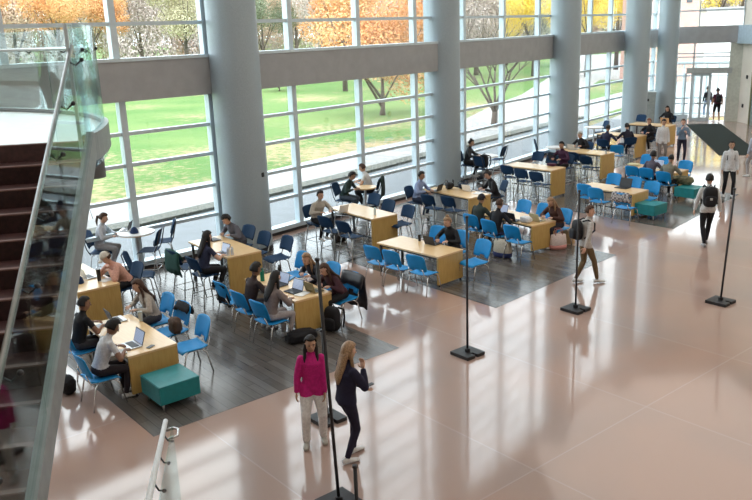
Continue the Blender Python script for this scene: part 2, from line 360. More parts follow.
t = MB(); ebox(t, 686, 731.5, 2.74, 3.05, .3, .05); struct(t.build('trim_7', mat('header_panel', (.42, .45, .45), .5)))
t = MB(); ebox(t, 728, 741, 0, 4.42, .25, .0); struct(t.build('wall_pilaster', mat('pale_green_paint', (.56, .59, .53), .6)))
def door(n, a, b, open_=0):
    d = bpy.data.objects.new('door_%d' % n, None); COL.objects.link(d); struct(d)
    f = MB(); ebox(f, a, a + 1.2, 0, 2.74, .08); ebox(f, b - 1.2, b, 0, 2.74, .08); ebox(f, a, b, 2.6, 2.74, .08); ebox(f, a, b, 0, .2, .08); ebox(f, a, b, .98, 1.06, .08)
    f.build('door_frame', m_alu, d)['kind'] = 'structure'
    g = MB(); ebox(g, a, b, .2, 2.6, .015); g.build('door_pane', m_glass, d)['kind'] = 'structure'
    h = MB(); ebox(h, b - 2.4, b - 1.9, .95, 1.35, .05, .08); h.build('door_handle', m_steel, d)['kind'] = 'structure'
door(1, 693, 701.5); door(2, 701.5, 710)
# right door stands open: frame only, leaf swung outwards
d = bpy.data.objects.new('door_3', None); COL.objects.link(d); struct(d)
f = MB(); ebox(f, 710, 711.5, 0, 2.74, .1); ebox(f, 727, 728.3, 0, 2.74, .1); f.build('door_frame', m_alu, d)['kind'] = 'structure'
# vestibule beyond the doors
vz = MB(); u = (E1 - E0).normalized(); nn = Vector((-u.y, u.x, 0))
a = E0 + u * .6 + nn * 3.4; b = E1 + nn * 3.4 - u * .4
for t_ in (0, .2, .4, .6, .8, 1): p = a.lerp(b, t_); vz.box((p.x, p.y, 1.6), (.1, .12, 3.2), EA)
for z in (.1, 1.05, 2.4, 3.2): c = (a + b) / 2; vz.box((c.x, c.y, z), ((b - a).length, .1, .1), EA)
w = bpy.data.objects.new('window_7', None); COL.objects.link(w); struct(w); vz.build('window_frame', m_alu, w)['kind'] = 'structure'
g = MB(); g.box((c.x, c.y, 1.6), ((b - a).length, .02, 3.2), EA); g.build('window_pane', m_glass, w)['kind'] = 'structure'
# right wall with its openings
rw = MB(); rw.box((21.15, 20.5, 7.25), (.25, 51, 14.7)); struct(rw.build('wall_right', m_wall))
d = bpy.data.objects.new('door_4', None); COL.objects.link(d); struct(d)
MB().box((20.98, 43.65, 1.35), (.1, 1.0, 2.7)).build('door_panel', mat('door_glass_dark', (.18, .22, .2), .3), d)['kind'] = 'structure'
MB().box((20.95, 44.2, 1.4), (.12, .1, 2.8)).box((20.95, 43.1, 1.4), (.12, .1, 2.8)).box((20.95, 43.65, 2.8), (.12, 1.2, .1)).build('door_frame', mat('olive_frame', (.22, .20, .10), .5), d)['kind'] = 'structure'
struct(MB().box((20.9, 42.7, 4.86), (.4, 6.6, 1.0)).build('trim_8', mat('pale_blue_panel', (.38, .47, .54), .5)))
for (yy, zz, l) in ((45.0, 2.55, 'upper of the two black wall fittings left of the far right door'), (45.25, .95, 'lower of the two black wall fittings left of the far right door')):
    o = MB().rbox((0, 0, 0), (.05, .16, .2), .01).build('wall_fitting', m_black); o.location = (20.99, yy, zz); tag(o, l, 'wall fitting', 'black wall fittings')
# entrance mat
mp_ = [at(686, 124.3), at(721, 124.0), Vector((17.9, 37.4, 0)), at(749, 153.5), at(719, 155.5)]
mp_ = [at(686, 124.3), at(721, 124.0), at(762, 155), at(719, 155.5)]
o = MB().prism([(p.x, p.y) for p in mp_], 0.0, .018).build('entrance_mat', mat('dark_green_mat', (.030, .038, .035), 1, var=.15, scale=40, spec=.1)); tag(o, 'long dark grey-green entrance mat leading to the glass doors', 'floor mat')
# cabinet between the two far columns
p = at(643, 127.5)
t = thing('cabinet', 'tall grey steel cabinet between the two farthest columns', 'cabinet', p, math.radians(-20))
m_cab = mat('grey_cabinet', (.30, .33, .32), .45, .2)
MB().rbox((0, 0, .95), (1.15, .6, 1.9), .03).build('body', m_cab, t)
MB().box((0, 0, 1.93), (1.22, .66, .08)).build('top', m_cab, t)
MB().box((-.05, -.31, 1.55), (.6, .03, .14)).build('slot', m_black, t)
MB().box((-.05, -.31, .8), (.9, .02, 1.1)).build('door', m_cab, t)

# ------------------------------------------------------------------ outdoors
struct(MB().prism([(-600, -100), (600, -100), (600, 900), (-600, 900)], -.6, -.12).build('ground_lawn', m_lawn))
# hall sits on its slab: pavement along the glass
m_pave = mat('pale_concrete', (.33, .32, .31), .8, var=.06, scale=2, bump=.1)
pv = [(-30, 2), (-16, 12), (-13, 13.6), (-4.2, 22), (2.2, 29.3), (8, 37), (12.6, 42.9), (17.2, 48.4), (24, 50), (60, 60), (60, 150), (40, 160), (19.9, 91), (13.2, 70.5), (9.5, 62), (6.6, 54), (4.2, 47.5), tuple(at(413, 140, -.1)[:2]), tuple(at(357, 151, -.1)[:2]), tuple(at(316, 160, -.1)[:2]), tuple(at(262, 173, -.1)[:2]), tuple(at(190, 185, -.1)[:2]), tuple(at(88, 207, -.1)[:2]), (-24, 14), (-40, 2)]
struct(MB().prism(pv, -.13, -.06).build('ground_path', m_pave))
def fline(a, b, w, z0, z1, name, m, off):          # a mitred strip that follows the facade outside
    ns = []
    for i in range(len(a)):
        e = (a[min(i + 1, len(a) - 1)] - a[max(i - 1, 0)]).normalized(); ns.append(Vector((e.y, -e.x, 0)))
    p = [q + n * (off + w / 2) for q, n in zip(a, ns)] + [q + n * (off - w / 2) for q, n in reversed(list(zip(a, ns)))]
    struct(MB().prism([(v.x, v.y) for v in p], z0, z1).build(name, m))
fline(F, F, 4.5, -.1, -.045, 'ground_apron', mat('grey_paving', (.17, .185, .20), .7, var=.06, scale=2), -2.4)
fline(F, F, .75, -.1, .06, 'ground_kerb', mat('grey_gravel', (.13, .13, .11), .9, var=.3, scale=12), -5.0)
# grass island on the plaza
struct(MB().prism([tuple(at(px, py, -.06)[:2]) for px, py in ((586, 101), (622, 92), (628, 80), (600, 80), (588, 88))], -.1, -.04).build('ground_grass', m_lawn))
struct(MB().prism([tuple(at(px, py, -.06)[:2]) for px, py in ((585, 128), (625, 113), (625, 107), (585, 120))], -.1, -.04).build('ground_grass', m_lawn))
# distant road
struct(MB().prism([(-300, 150), (60, 150), (60, 158), (-300, 158)], -.13, -.05).build('ground_road', m_pave))

def leaf_mat(name, c1, c2):  # leaf tones made paler to stand in for outdoor haze
    m = mat(name, c1, .8, scale=.9, col2=c2, detail=6, spec=.1); b = m.node_tree.nodes['Principled BSDF']
    b.inputs['Transmission Weight'].default_value = 0
    return m
LM = dict(orange=leaf_mat('orange_leaves', (.66, .29, .11), (.70, .44, .22)), yellow=leaf_mat('yellow_leaves', (.80, .58, .05), (.85, .68, .14)), rust=leaf_mat('rust_leaves', (.52, .34, .25), (.60, .45, .35)),
          pink=leaf_mat('pinkish_twigs', (.42, .34, .31), (.56, .48, .44)), olive=leaf_mat('olive_leaves', (.46, .42, .26), (.58, .52, .36)), red=leaf_mat('red_leaves', (.26, .10, .10), (.36, .2, .17)), green=leaf_mat('green_leaves', (.14, .17, .10), (.24, .27, .18)))
def crown_mesh(seed, n=15000, leaf=.075):
    rnd = random.Random(seed); mb = MB()
    blobs = [(Vector((rnd.uniform(-.55, .55), rnd.uniform(-.55, .55), rnd.uniform(-.45, .6))), rnd.uniform(.35, .6)) for _ in range(12)]
    vs = []; fs = []
    for i in range(n):
        c, r = rnd.choice(blobs); d = Vector((rnd.gauss(0, 1), rnd.gauss(0, 1), rnd.gauss(0, 1))).normalized(); p = c + d * r * rnd.uniform(.6, 1)
        a = Vector((rnd.gauss(0, 1), rnd.gauss(0, 1), rnd.gauss(0, 1))).normalized(); b = a.cross(d).normalized() if a.cross(d).length > .01 else Vector((1, 0, 0)); s = leaf * .09 * rnd.uniform(.7, 1.4) * 2
        k = len(vs); vs += [p + (a + b) * s, p + (a - b) * s * .7, p - (a + b) * s, p - (a - b) * s * .7]; fs.append((k, k + 1, k + 2, k + 3))
    mb._new(vs, fs, True); me = bpy.data.meshes.new('foliage'); mb.b.to_mesh(me); mb.b.free(); return me
CM = [crown_mesh(s) for s in (1, 2, 3)]; CMK = {}
def tree(x, y, h, r, base, kind, lab, group='autumn trees beyond the lawn', flat=1.0, i=[0]):
    t = thing('tree', lab, 'tree', (x, y, -.12), 0, group); i[0] += 1
    key = (i[0] % 3, kind)
    if key not in CMK: CMK[key] = CM[i[0] % 3].copy(); CMK[key].materials.append(LM[kind])
    me = CMK[key]; f = bpy.data.objects.new('foliage', me); COL.objects.link(f); f.parent = t
    cz = base + (h - base) / 2; f.location = (0, 0, cz); f.scale = (r, r, (h - base) / 2 * flat); f.rotation_euler = (0, 0, i[0] * 1.3)
    rnd = random.Random(i[0]); b = MB(); b.tube([(0, 0, 0), (.05, 0, base), (.1, .1, cz)], [.035 * h * .6 + .05, .03 * h * .6, .05], 8)
    for k in range(5):
        a = rnd.uniform(0, 2 * PI); b.tube([(.02, 0, base * .9 + k * .2), (math.cos(a) * r * .5, math.sin(a) * r * .5, base + (h - base) * .5), (math.cos(a) * r * .75, math.sin(a) * r * .75, base + (h - base) * .75)], [.07, .04, .015], 6)
    b.build('trunk', m_bark, t); return t
# px column, distance, height, crown radius, crown base
TR = [
 (58, 92, 13, 4.6, 6.0, 'orange', 'bright orange tree nearest in line above the stair landing rail'),
 (14, 112, 16, 6.5, 4.2, 'rust', 'rust and pink tree at the far left of the photo'),
 (-32, 95, 14, 6, 5.0, 'orange', 'orange tree cut by the left edge of the photo'),
 (92, 118, 15, 6, 5.2, 'orange', 'yellow-orange tree right of the bright orange one'),
 (140, 128, 17, 7.5, 3.8, 'pink', 'bare pinkish tree left of the nearest column'),
 (185, 112, 15, 6, 4.6, 'olive', 'thin olive tree in the middle of the first window bay'),
 (262, 116, 13, 5, 3.5, 'green', 'dark green tree just right of the nearest column'),
 (296, 140, 17, 7, 3.6, 'rust', 'rust tree seen high through the second window bay'),
 (322, 112, 14, 5, 5.0, 'pink', 'bare grey-pink tree between rust and orange trees'),
 (276, 88, 2.6, 2.0, .3, 'red', 'low dark red bush beyond the lawn'),
 (380, 58, 9, 5.0, .5, 'orange', 'large orange tree on the lawn left of the second column'),
 (343, 84, 11, 4.6, 3.9, 'orange', 'orange tree behind and left of the large orange tree'),
 (415, 100, 12, 6, 1.6, 'rust', 'rust tree just left of the second column'),
 (476, 104, 14, 6, 2.0, 'pink', 'bare grey tree right of the second column'),
 (506, 128, 15, 7, 1.2, 'rust', 'bare brownish tree behind the forked bare tree'),
 (534, 98, 12, 4.0, 3.0, 'yellow', 'yellow tree left of the middle column'),
 (560, 118, 12, 6, 1.0, 'olive', 'olive tree hidden in part by the middle column'),
 (588, 92, 13, 4.2, 3.9, 'yellow', 'bright yellow tree right of the middle column'),
 (617, 104, 13, 4.6, 3.9, 'yellow', 'bright yellow tree left of the fourth column'),
 (652, 124, 13, 5, 2, 'pink', 'bare tree between the two farthest columns'),
 (228, 145, 18, 7, 2.5, 'pink', 'bare tree hidden behind the nearest column'),
 (445, 138, 18, 7, 2.5, 'rust', 'rust tree hidden behind the second column'),
]
for px, dist, h, r, base, kind, lab in TR:
    p = atdepth(px, 40, dist); tree(p.x, p.y, h, r, base, kind, lab)
for px, dist, lab in ((719, 106, 'yellow tree above the glass entrance'), (742, 110, 'yellow tree at the upper right corner')):
    p = atdepth(px, 10, dist); tree(p.x, p.y, 15, 3.4, 6.6, 'yellow', lab)
# far bare woods as a row of trees closing the view
for k in range(17):
    p = atdepth(-60 + k * 50, 30, 178 + (k % 2) * 26); tree(p.x, p.y, 24, 12, -7, ('pink', 'rust', 'pink', 'olive')[k % 4], 'hazy far tree in the wood that closes the view', 'far woods')
# bare forked tree by the path
p = at(494, 127, -.06); t = thing('bare_tree', 'dark bare tree with forked branches on the path outside', 'tree', p)
b = MB(); rnd = random.Random(5)
def branch(mb, a, d, L, r, lv):
    pts = [a]; dd = d.copy()
    for _ in range(3): dd = (dd + Vector((rnd.gauss(0, .12), rnd.gauss(0, .12), .05))).normalized(); pts.append(pts[-1] + dd * L / 3)
    mb.tube(pts, [r, r * .85, r * .7, r * .5], 6)
    if lv > 0:
        for k in range(3 if lv > 1 else 4):
            an = rnd.uniform(0, 2 * PI); nd = (dd + Vector((math.cos(an) * .65, math.sin(an) * .65, .15))).normalized(); branch(mb, pts[rnd.choice((2, 3))], nd, L * .72, r * .5, lv - 1)
b.tube([(0, 0, -.1), (.05, 0, .9)], [.22, .17], 8)
b.build('trunk', m_bark, t)
b = MB()
for k in range(5): an = k * 1.26 + .4; branch(b, Vector((.05, 0, .8)), Vector((math.cos(an) * .45, math.sin(an) * .45, 1)).normalized(), 2.6, .1, 3)
b.build('branches', m_bark, t)
# brick building beyond the entrance
p = atdepth(677, 20, 78)
t = thing('brick_building', 'pink brick building beyond the glass entrance', 'building', (p.x, p.y + 5, -.12), math.radians(-8))
def brick_mat():
    m = mat('pink_brick', (.52, .26, .20), .85); n = m.node_tree; b = n.nodes['Principled BSDF']; br = n.nodes.new('ShaderNodeTexBrick'); tc = n.nodes.new('ShaderNodeTexCoord')
    mp = n.nodes.new('ShaderNodeMapping'); mp.inputs['Rotation'].default_value = (PI / 2, 0, 0); n.links.new(tc.outputs['Object'], mp.inputs['Vector']); n.links.new(mp.outputs['Vector'], br.inputs['Vector'])
    br.inputs['Scale'].default_value = 3; br.inputs['Color1'].default_value = (.50, .26, .21, 1); br.inputs['Color2'].default_value = (.58, .33, .27, 1); br.inputs['Mortar'].default_value = (.6, .5, .45, 1); n.links.new(br.outputs['Color'], b.inputs['Base Color']); return m
MB().box((0, 0, 7), (5.8, 8, 14)).build('wall', brick_mat(), t)
for k in range(4):
    MB().box((-2.1 + k * 1.35, -4.02, 8.3), (.5, .1, 1.7)).build('window', mat('dark_window', (.06, .07, .08), .2), t)
p = atdepth(720, 20, 92); t = thing('white_building', 'low white building beyond the entrance', 'building', (p.x + 4, p.y, -.12), math.radians(-6))
MB().box((0, 0, 3.4), (13, 8, 6.8)).build('wall', mat('white_render', (.75, .76, .76), .8), t)
MB().box((0, 0, 6.9), (13.4, 8.4, .3)).build('roof', m_beam, t)
# parked cars far across the lawn
def car(px, dist, col, lab):
    p = atdepth(px, 40, dist); t = thing('car', lab, 'car', (p.x, p.y, -.05), math.radians(8), 'cars parked beyond the lawn')
    mc = mat('car_paint', col, .3, .2)
    b = MB()
    prof = [(-2.2, .35), (-2.2, .8), (-1.6, .95), (-1.0, 1.4), (.7, 1.42), (1.3, .98), (2.1, .85), (2.2, .35)]
    vs = [Vector((x, y, z)) for y in (-.85, .85) for x, z in prof]; n = len(prof)
    b._new(vs, [tuple(range(n)), tuple(range(n, 2 * n))[::-1]] + [(i, (i + 1) % n, n + (i + 1) % n, n + i) for i in range(n)]); b.build('body', mc, t)
    b = MB(); b.box((-.15, 0, 1.18), (1.75, 1.74, .34)); b.build('windows', mat('car_glass', (.05, .06, .07), .15), t)
    for x in (-1.35, 1.35):
        for y in (-.8, .8): b = MB(); b.tube([(x, y - .1, .33), (x, y + .1, .33)], .33, 16); b.build('wheel', m_black, t)
car(42, 150, (.75, .78, .8), 'white car parked far off behind the landing handrail'); car(118, 145, (.6, .66, .72), 'pale car parked far off in the first window bay')
car(304, 122, (.12, .15, .2), 'dark car parked far off in the second window bay'); car(88, 152, (.5, .6, .65), 'silver car parked far off right of the landing rail end')

# ------------------------------------------------------------------ stairs and landing
# landing plan traced on its floor, z = 4.7
ZL = 4.794; TH = .18
m_tread = mat('dark_brown_stair', (.050, .018, .018), .55, var=.25, scale=25)
m_nose = mat('stair_nosing', (.16, .08, .07), .4)
m_land = mat('white_terrazzo', (.82, .83, .83), .38, var=.03, scale=12)
m_fas = mat('landing_edge', (.25, .28, .29), .45, .2)
edge0 = [Vector(p) - Vector((.07, 0, 0)) for p in ((-2.74, 7.70, 0), (-2.75, 8.1, 0), (-2.83, 8.6, 0), (-2.98, 9.2, 0), (-3.15, 9.65, 0), (-3.45, 10.2, 0), (-3.85, 10.72, 0), (-4.29, 11.13, 0), (-4.85, 11.55, 0), (-5.45, 11.87, 0), (-6.4, 12.2, 0), (-8.0, 12.4, 0))]
edge = []
for i in range(len(edge0) - 1):                       # smooth the plan curve
    p0 = edge0[max(i - 1, 0)]; p1 = edge0[i]; p2 = edge0[i + 1]; p3 = edge0[min(i + 2, len(edge0) - 1)]
    for q in (0, .5): edge.append(.5 * ((2 * p1) + (p2 - p0) * q + (2 * p0 - 5 * p1 + 4 * p2 - p3) * q * q + (3 * p1 - p0 - 3 * p2 + p3) * q ** 3))
edge.append(edge0[-1])
side = Vector((math.cos(.189), math.sin(.189), 0)); sd = Vector((.157, -1, 0)).normalized(); sn = Vector((-sd.y, sd.x, 0))
s0 = Vector((-2.804, 7.768, 0)); RISE = .165; RUN = .302; NS = 19; WD = 3.6
pl = s0 - side * WD
poly = [pl - sd * .03, s0 - sd * .03] + edge[1:] + [Vector((-9.5, 12.4, 0)), Vector((-9.5, 6.6, 0))]
struct(MB().prism([(p.x, p.y) for p in poly], ZL - TH, ZL).build('floor_landing', m_land))
t = MB()
for i in range(1, len(edge) - 1): seg_boxes(t, edge[i], edge[i + 1], ZL - .22, ZL + .05, .08)
struct(t.build('trim_9', m_fas))
# round drum under the landing
struct(MB().cyl((-3.27, 9.2, 4.20), .15, .4, 32).build('trim_10', mat('dark_drum', (.12, .13, .14), .5)))
# flight: the stair runs towards the viewer from the landing edge
ts = MB(); nz = MB()
def skew(mb, a, b, z0, z1):                            # a slab between two nosing lines
    q = [a, b, b - side * WD, a - side * WD]; mb.prism([(p.x, p.y) for p in q], z0, z1)
for k in range(NS):
    z = ZL - RISE * (k + 1); a = s0 + sd * RUN * k; b = s0 + sd * (RUN * (k + 1))
    skew(ts, a + sd * .001, b, z - .22, z); skew(ts, a - sd * .02, a, z, z + RISE - .005); skew(nz, a - sd * .05, a + sd * .004, z + RISE - .006, z + RISE + .006)
struct(ts.build('stair_steps', m_tread)); struct(nz.build('stair_nosings', m_nose))
st = MB(); a = s0 + sn * .07 + Vector((0, 0, ZL + .09)); LN = RUN * NS; b = a + sd * LN - Vector((0, 0, RISE * NS))
def slab(mb, a, b, wdt, drop, side):
    vs = [a - side * wdt / 2, a + side * wdt / 2, b + side * wdt / 2, b - side * wdt / 2]; vs += [v - Vector((0, 0, drop)) for v in vs]
    mb._new(vs, [(0, 1, 2, 3), (7, 6, 5, 4), (0, 4, 5, 1), (1, 5, 6, 2), (2, 6, 7, 3), (3, 7, 4, 0)])
slab(st, a, b, .075, .24, sn); struct(st.build('stair_stringer', m_fas))
sl = MB(); slab(sl, s0 - sn * WD / 2 + Vector((0, 0, ZL - .34)), s0 - sn * WD / 2 + sd * LN + Vector((0, 0, ZL - .34 - RISE * NS)), WD, .2, sn); struct(sl.build('stair_soffit', m_fas))
def bracket(parent, p, d, m=m_black):
    b = MB(); q = p + d; b.tube([q, (p + q) / 2 - Vector((0, 0, .05)), p - Vector((0, 0, .01))], .009, 6); b.ell(q, (.02, .02, .02)); b.build('bracket', m, parent)
t = thing('stair_balustrade', 'sloping glass balustrade with steel handrail beside the dark brown stairs', 'balustrade', (0, 0, 0))
NP = 4
for k in range(NP):
    f0 = k / NP + .004; f1 = (k + 1) / NP - .004; g = MB()
    p0 = a.lerp(b, f0); p1 = a.lerp(b, f1); vs = [p0 - Vector((0, 0, .1)), p1 - Vector((0, 0, .1)), p1 + Vector((0, 0, .98)), p0 + Vector((0, 0, .98))]
    vs += [v + sn * .016 for v in vs]; g._new(vs, [(0, 1, 2, 3), (7, 6, 5, 4), (0, 4, 5, 1), (1, 5, 6, 2), (2, 6, 7, 3), (3, 7, 4, 0)]); g.build('glass_panel', m_bglass, t)
ha = s0 + Vector((0, 0, ZL + .897)); hb = ha + sd * LN - Vector((0, 0, RISE * NS))
m_rail = mat('satin_rail', (.22, .22, .21), .35, .7)
MB().tube([ha, hb], .021, 12).build('handrail', m_rail, t)
for k in range(9):
    p = ha.lerp(hb, (k + .35) / 9); bracket(t, p, sn * .12)
ins = []
for i, p in enumerate(edge):
    tdir = (edge[min(i + 1, len(edge) - 1)] - edge[max(i - 1, 0)]).normalized(); nrm = Vector((-tdir.y, tdir.x, 0)); ins.append((p, nrm))
t = thing('landing_balustrade', 'curved glass balustrade with round handrail around the white landing', 'balustrade', (0, 0, 0))
NE = len(edge) - 1
for (i0, i1) in ((0, 7), (7, 14), (14, NE)):
    g = MB(); grid = [[Vector((ins[i][0].x, ins[i][0].y, z)) for z in (ZL - .3, ZL + 1.10)] for i in range(i0, i1 + 1)]
    g.sheet(grid, .015); g.build('glass_panel', m_bglass, t)
MB().box((edge[0].x, edge[0].y, ZL + .42), (.03, .03, 1.36)).build('end_edge', m_alu, t)
rail = [Vector((s0.x - .02, s0.y, ZL + .897))] + [Vector((p.x, p.y, ZL + .86)) + n * .12 for p, n in ins[2:]]
MB().tube(rail, .024, 10).build('handrail', m_steel, t)
for i in (2, 6, 9, 12, 15, 18, 20): bracket(t, Vector((ins[i][0].x, ins[i][0].y, ZL + .86)) + ins[i][1] * .12, -ins[i][1] * .12)
# lower rail near the bottom edge
t = thing('lower_balustrade', 'pale steel handrail with looped end over a glass panel at the bottom left', 'balustrade', (0, 0, 0))
e0 = at(165.5, 421, 1.15); e1 = at(148, 503, 2.0); dv = (e1 - e0)
e2 = e0 + dv * 2.2
MB().tube([e0, e2], .030, 12).build('handrail', m_white, t)
hd = Vector((dv.x, dv.y, 0)).normalized(); hr = Vector((-hd.y, hd.x, 0)); 
if hr.x < 0: hr = -hr
L0 = e0 + dv * .10 + Vector((0, 0, -.05))
lp = [L0 + hr * .0, L0 + hr * .10 - hd * .04, L0 + hr * .16 + hd * .02, L0 + hr * .15 + hd * .14 - Vector((0, 0, .02)), L0 + hr * .04 + hd * .2 - Vector((0, 0, .02))]
MB().tube(lp, .016, 8).build('loop_end', m_chrome, t)
g = MB(); p0 = e0 + dv * .12 + hr * .09; p1 = e2 + hr * .09; vs = [p0 + Vector((0, 0, .02)), p1 + Vector((0, 0, .02)), p1 - Vector((0, 0, 1.1)), p0 - Vector((0, 0, 1.1))]; vs += [v + hr * .014 for v in vs]
g._new(vs, [(0, 1, 2, 3), (7, 6, 5, 4), (0, 4, 5, 1), (1, 5, 6, 2), (2, 6, 7, 3), (3, 7, 4, 0)]); g.build('glass_panel', glass_mat('clear_rail_glass', (.86, .93, .92), .06), t)
for k in (.2, .5, .8): p = e0 + dv * k; bracket(t, p, hr * .09 - Vector((0, 0, .12)))
fl = MB(); q0 = p0 - Vector((0, 0, 1.15)); q1 = p1 - Vector((0, 0, 1.15)); slab(fl, q0, q1, .16, .3, hr); struct(fl.build('stair_lower_stringer', m_fas))

# ------------------------------------------------------------------ furniture builders
def seat_parts(t, z, m, kind):
    s = 1.0
    # seat shell
    nx, ny = 9, 8; grid = []
    for j in range(ny + 1):
        y = -.21 + .43 * j / ny; row = []
        for i in range(nx + 1):
            x = -1 + 2 * i / nx; wd = .225 * (1 - .10 * abs(2 * j / ny - 1) ** 3)
            zz = z + .018 * x * x * (1 if j < ny else .3) - .035 * max(0, (j / ny - .8) / .2) ** 2 + .02 * max(0, (.2 - j / ny) / .2) - .008
            row.append(Vector((x * wd, y, zz)))
        grid.append(row)
    MB().sheet(grid, .014).build('seat', m, t)
    # back shell with slot above the seat
    hb = .385 if kind != 'stool' else .32; z0 = z + (.08 if kind == 'azure' else .13); nv = 8; grid = []
    for j in range(nv + 1):
        v = j / nv; row = []
        for i in range(nx + 1):
            x = -1 + 2 * i / nx
            corner = 1 - .16 * max(0, (v - .7) / .3) ** 2 - .10 * max(0, (.25 - v) / .25) ** 2
            yy = -.205 - .11 * v - .04 * (1 - x * x) + .02
            zz = z0 + hb * v - (.03 * abs(x) ** 4 if v > .95 else 0)
            row.append(Vector((x * .235 * corner, yy, zz)))
        grid.append(row)
    skip = {(0, 3), (0, 4), (0, 5)} if kind == 'azure' else ()
    MB().sheet(grid, .014, skip=skip).build('backrest', m, t)
def make_chair(kind):
    if kind == 'azure':
        t = thing('chair', 'x', 'chair'); seat_parts(t, .45, m_azure, kind); lm = m_chrome; top = .425
        for sx in (-1, 1):
            for sy in (-1, 1):
                b = MB(); b.tube([(sx * .17, sy * .06, top), (sx * .20, sy * .13, top - .015), (sx * .225, sy * .17, top - .06), (sx * .25, sy * .245, .0)], .0115, 8); b.build('leg', lm, t)
            b = MB(); b.tube([(sx * .21, -.16, .41), (sx * .19, -.225, .47), (sx * .17, -.26, .60)], .011, 8); b.build('back_support', lm, t)
        MB().tube([(-.19, -.1, top), (.19, -.1, top), (.19, .1, top), (-.19, .1, top)], .010, 8, closed=True).build('seat_frame', lm, t)
    elif kind == 'navy':
        t = thing('bar_chair', 'x', 'chair'); seat_parts(t, .68, m_navy, kind); lm = m_silver
        for sx in (-1, 1):
            MB().tube([(sx * .17, -.10, .655), (sx * .20, -.16, .62), (sx * .245, -.25, .0)], .012, 8).build('leg', lm, t)
            MB().tube([(sx * .17, .10, .655), (sx * .20, .16, .62), (sx * .245, .25, .0)], .012, 8).build('leg', lm, t)
            MB().tube([(sx * .21, -.17, .66), (sx * .215, -.24, .80), (sx * .19, -.33, 1.18)], .012, 8).build('back_frame', m_dark, t)
        MB().tube([(-.19, -.33, 1.185), (.19, -.33, 1.185)], .012, 8).build('top_rail', m_dark, t)
        q = .215; MB().tube([(-q, -q, .25), (q, -q, .25), (q, q, .25), (-q, q, .25)], .009, 6, closed=True).build('footrest', lm, t)
    else:
        t = thing('bar_stool', 'x', 'stool'); seat_parts(t, .68, m_navy, kind); lm = m_steel; top = .655
        for sx in (-1, 1):
            for sy in (-1, 1):
                MB().tube([(sx * .16, sy * .08, top), (sx * .185, sy * .15, top - .03), (sx * .24, sy * .24, .0)], .012, 8).build('leg', lm, t)
            MB().tube([(sx * .17, -.17, .64), (sx * .185, -.225, .72), (sx * .17, -.26, .85)], .011, 8).build('back_support', lm, t)
        z = .24; q = .215
        MB().tube([(-q, -q, z), (q, -q, z), (q, q, z), (-q, q, z)], .009, 6, closed=True).build('footrest', lm, t)
    return t
KEYS = {}; CS = 1.14
def place_chair(kind, px, py, rel, lab, grp, jit=0):
    z = .45 if kind == 'azure' else .68
    p = at(px, py, z); p.z = .006 if True else 0; rz = YAW + math.radians(rel + jit); 
    if kind not in KEYS:
        t = make_chair(kind); KEYS[kind] = t; t.scale = (CS, CS, 1.04); t.location = p; t.rotation_euler = (0, 0, rz); t['label'] = lab; t['group'] = grp; return t
    return dup(KEYS[kind], p, rz, lab, grp)
LT = 2.035; WT = .867
TZ = {}
def make_table(high):
    h = .98 if high else .74; t = thing('table', 'x', 'table')
    MB().rbox((0, 0, h - .02), (LT, WT, .04), .004).build('tabletop', m_wood, t)
    MB().rbox((LT / 2 - .03, 0, (h - .04) / 2 + .03), (.05, WT - .01, h - .10), .004).build('end_panel', m_woodv, t)
    for sy in (-1, 1):
        MB().box((-LT / 2 + .08, sy * (WT / 2 - .07), (h - .04) / 2), (.05, .05, h - .04)).build('leg', m_dark, t)
        MB().tube([(LT / 2 - .03, sy * .36 - .012, .03), (LT / 2 - .03, sy * .36 + .012, .03)], .03, 10).build('caster', m_black, t)
        MB().box((0, sy * (WT / 2 - .07), h - .065), (LT - .2, .03, .05)).build('rail', m_dark, t)
    MB().box((-LT / 2 + .08, 0, h - .065), (.04, WT - .18, .05)).box((0, 0, .28 if high else .12), (LT - .16, .04, .03)).build('crossbar', m_dark, t)
    return t
def place_table(x, y, off, high, lab):
    rz = YAW + math.radians(off); g = 'tall wooden study tables' if high else 'low wooden study tables'
    if high not in TZ:
        t = make_table(high); TZ[high] = t; t.location = (x, y, .005); t.rotation_euler = (0, 0, rz); t['label'] = lab; t['group'] = g
        return t
    return dup(TZ[high], (x, y, .005), rz, lab, g)
TABS = dict(
 L1=(-4.40, 13.16, -1.0, 0, 'low wooden table nearest the camera, with a teal ottoman at its end'),
 L2=(-1.87, 15.65, -2.6, 0, 'low wooden table crowded by four students, behind the two standing women'),
 L3=(1.03, 18.36, 3.5, 0, 'long low wooden table with three empty blue chairs along its near side'),
 L4=(3.86, 21.0, -6, 0, 'low wooden table with a tote bag on the floor before it'),
 L5=(7.46, 24.44, 1.3, 0, 'low wooden table with an ottoman and a plaid jacket on its near chair'),
 L6=(9.93, 27.63, -1.1, 0, 'farthest low wooden table, where a person in grey and one in olive sit'),
 H0=(-6.21, 15.97, 0, 1, 'tall wooden table where a person in pink hoodie and white cap sits'),
 H1=(-3.58, 18.12, -2, 1, 'tall wooden table in front of the nearest grey column'),
 H2=(-.34, 21.39, -2.4, 1, 'tall wooden table with six navy stools and one student in beige'),
 H3=(2.50, 23.58, -3.3, 1, 'tall wooden table carrying two dark backpacks'),
 H4=(5.64, 27.58, 4.6, 1, 'tall wooden table with three empty navy stools on its near side, below the bare tree'),
 H5=(8.23, 30.53, .4, 1, 'tall wooden table with two navy stools in front of the middle column'),
 H7=(13.4, 38.14, 4.3, 1, 'farthest tall wooden table in front of the last columns'))
for k, (x, y, o, h, lab) in TABS.items(): place_table(x, y, o, h, lab)
f6 = at(635.5, 137, .98); c6 = f6 - U * LT / 2 + W * WT / 2; place_table(c6.x, c6.y, 0, 1, 'tall wooden table of which only the narrow end shows among dark-clad people')
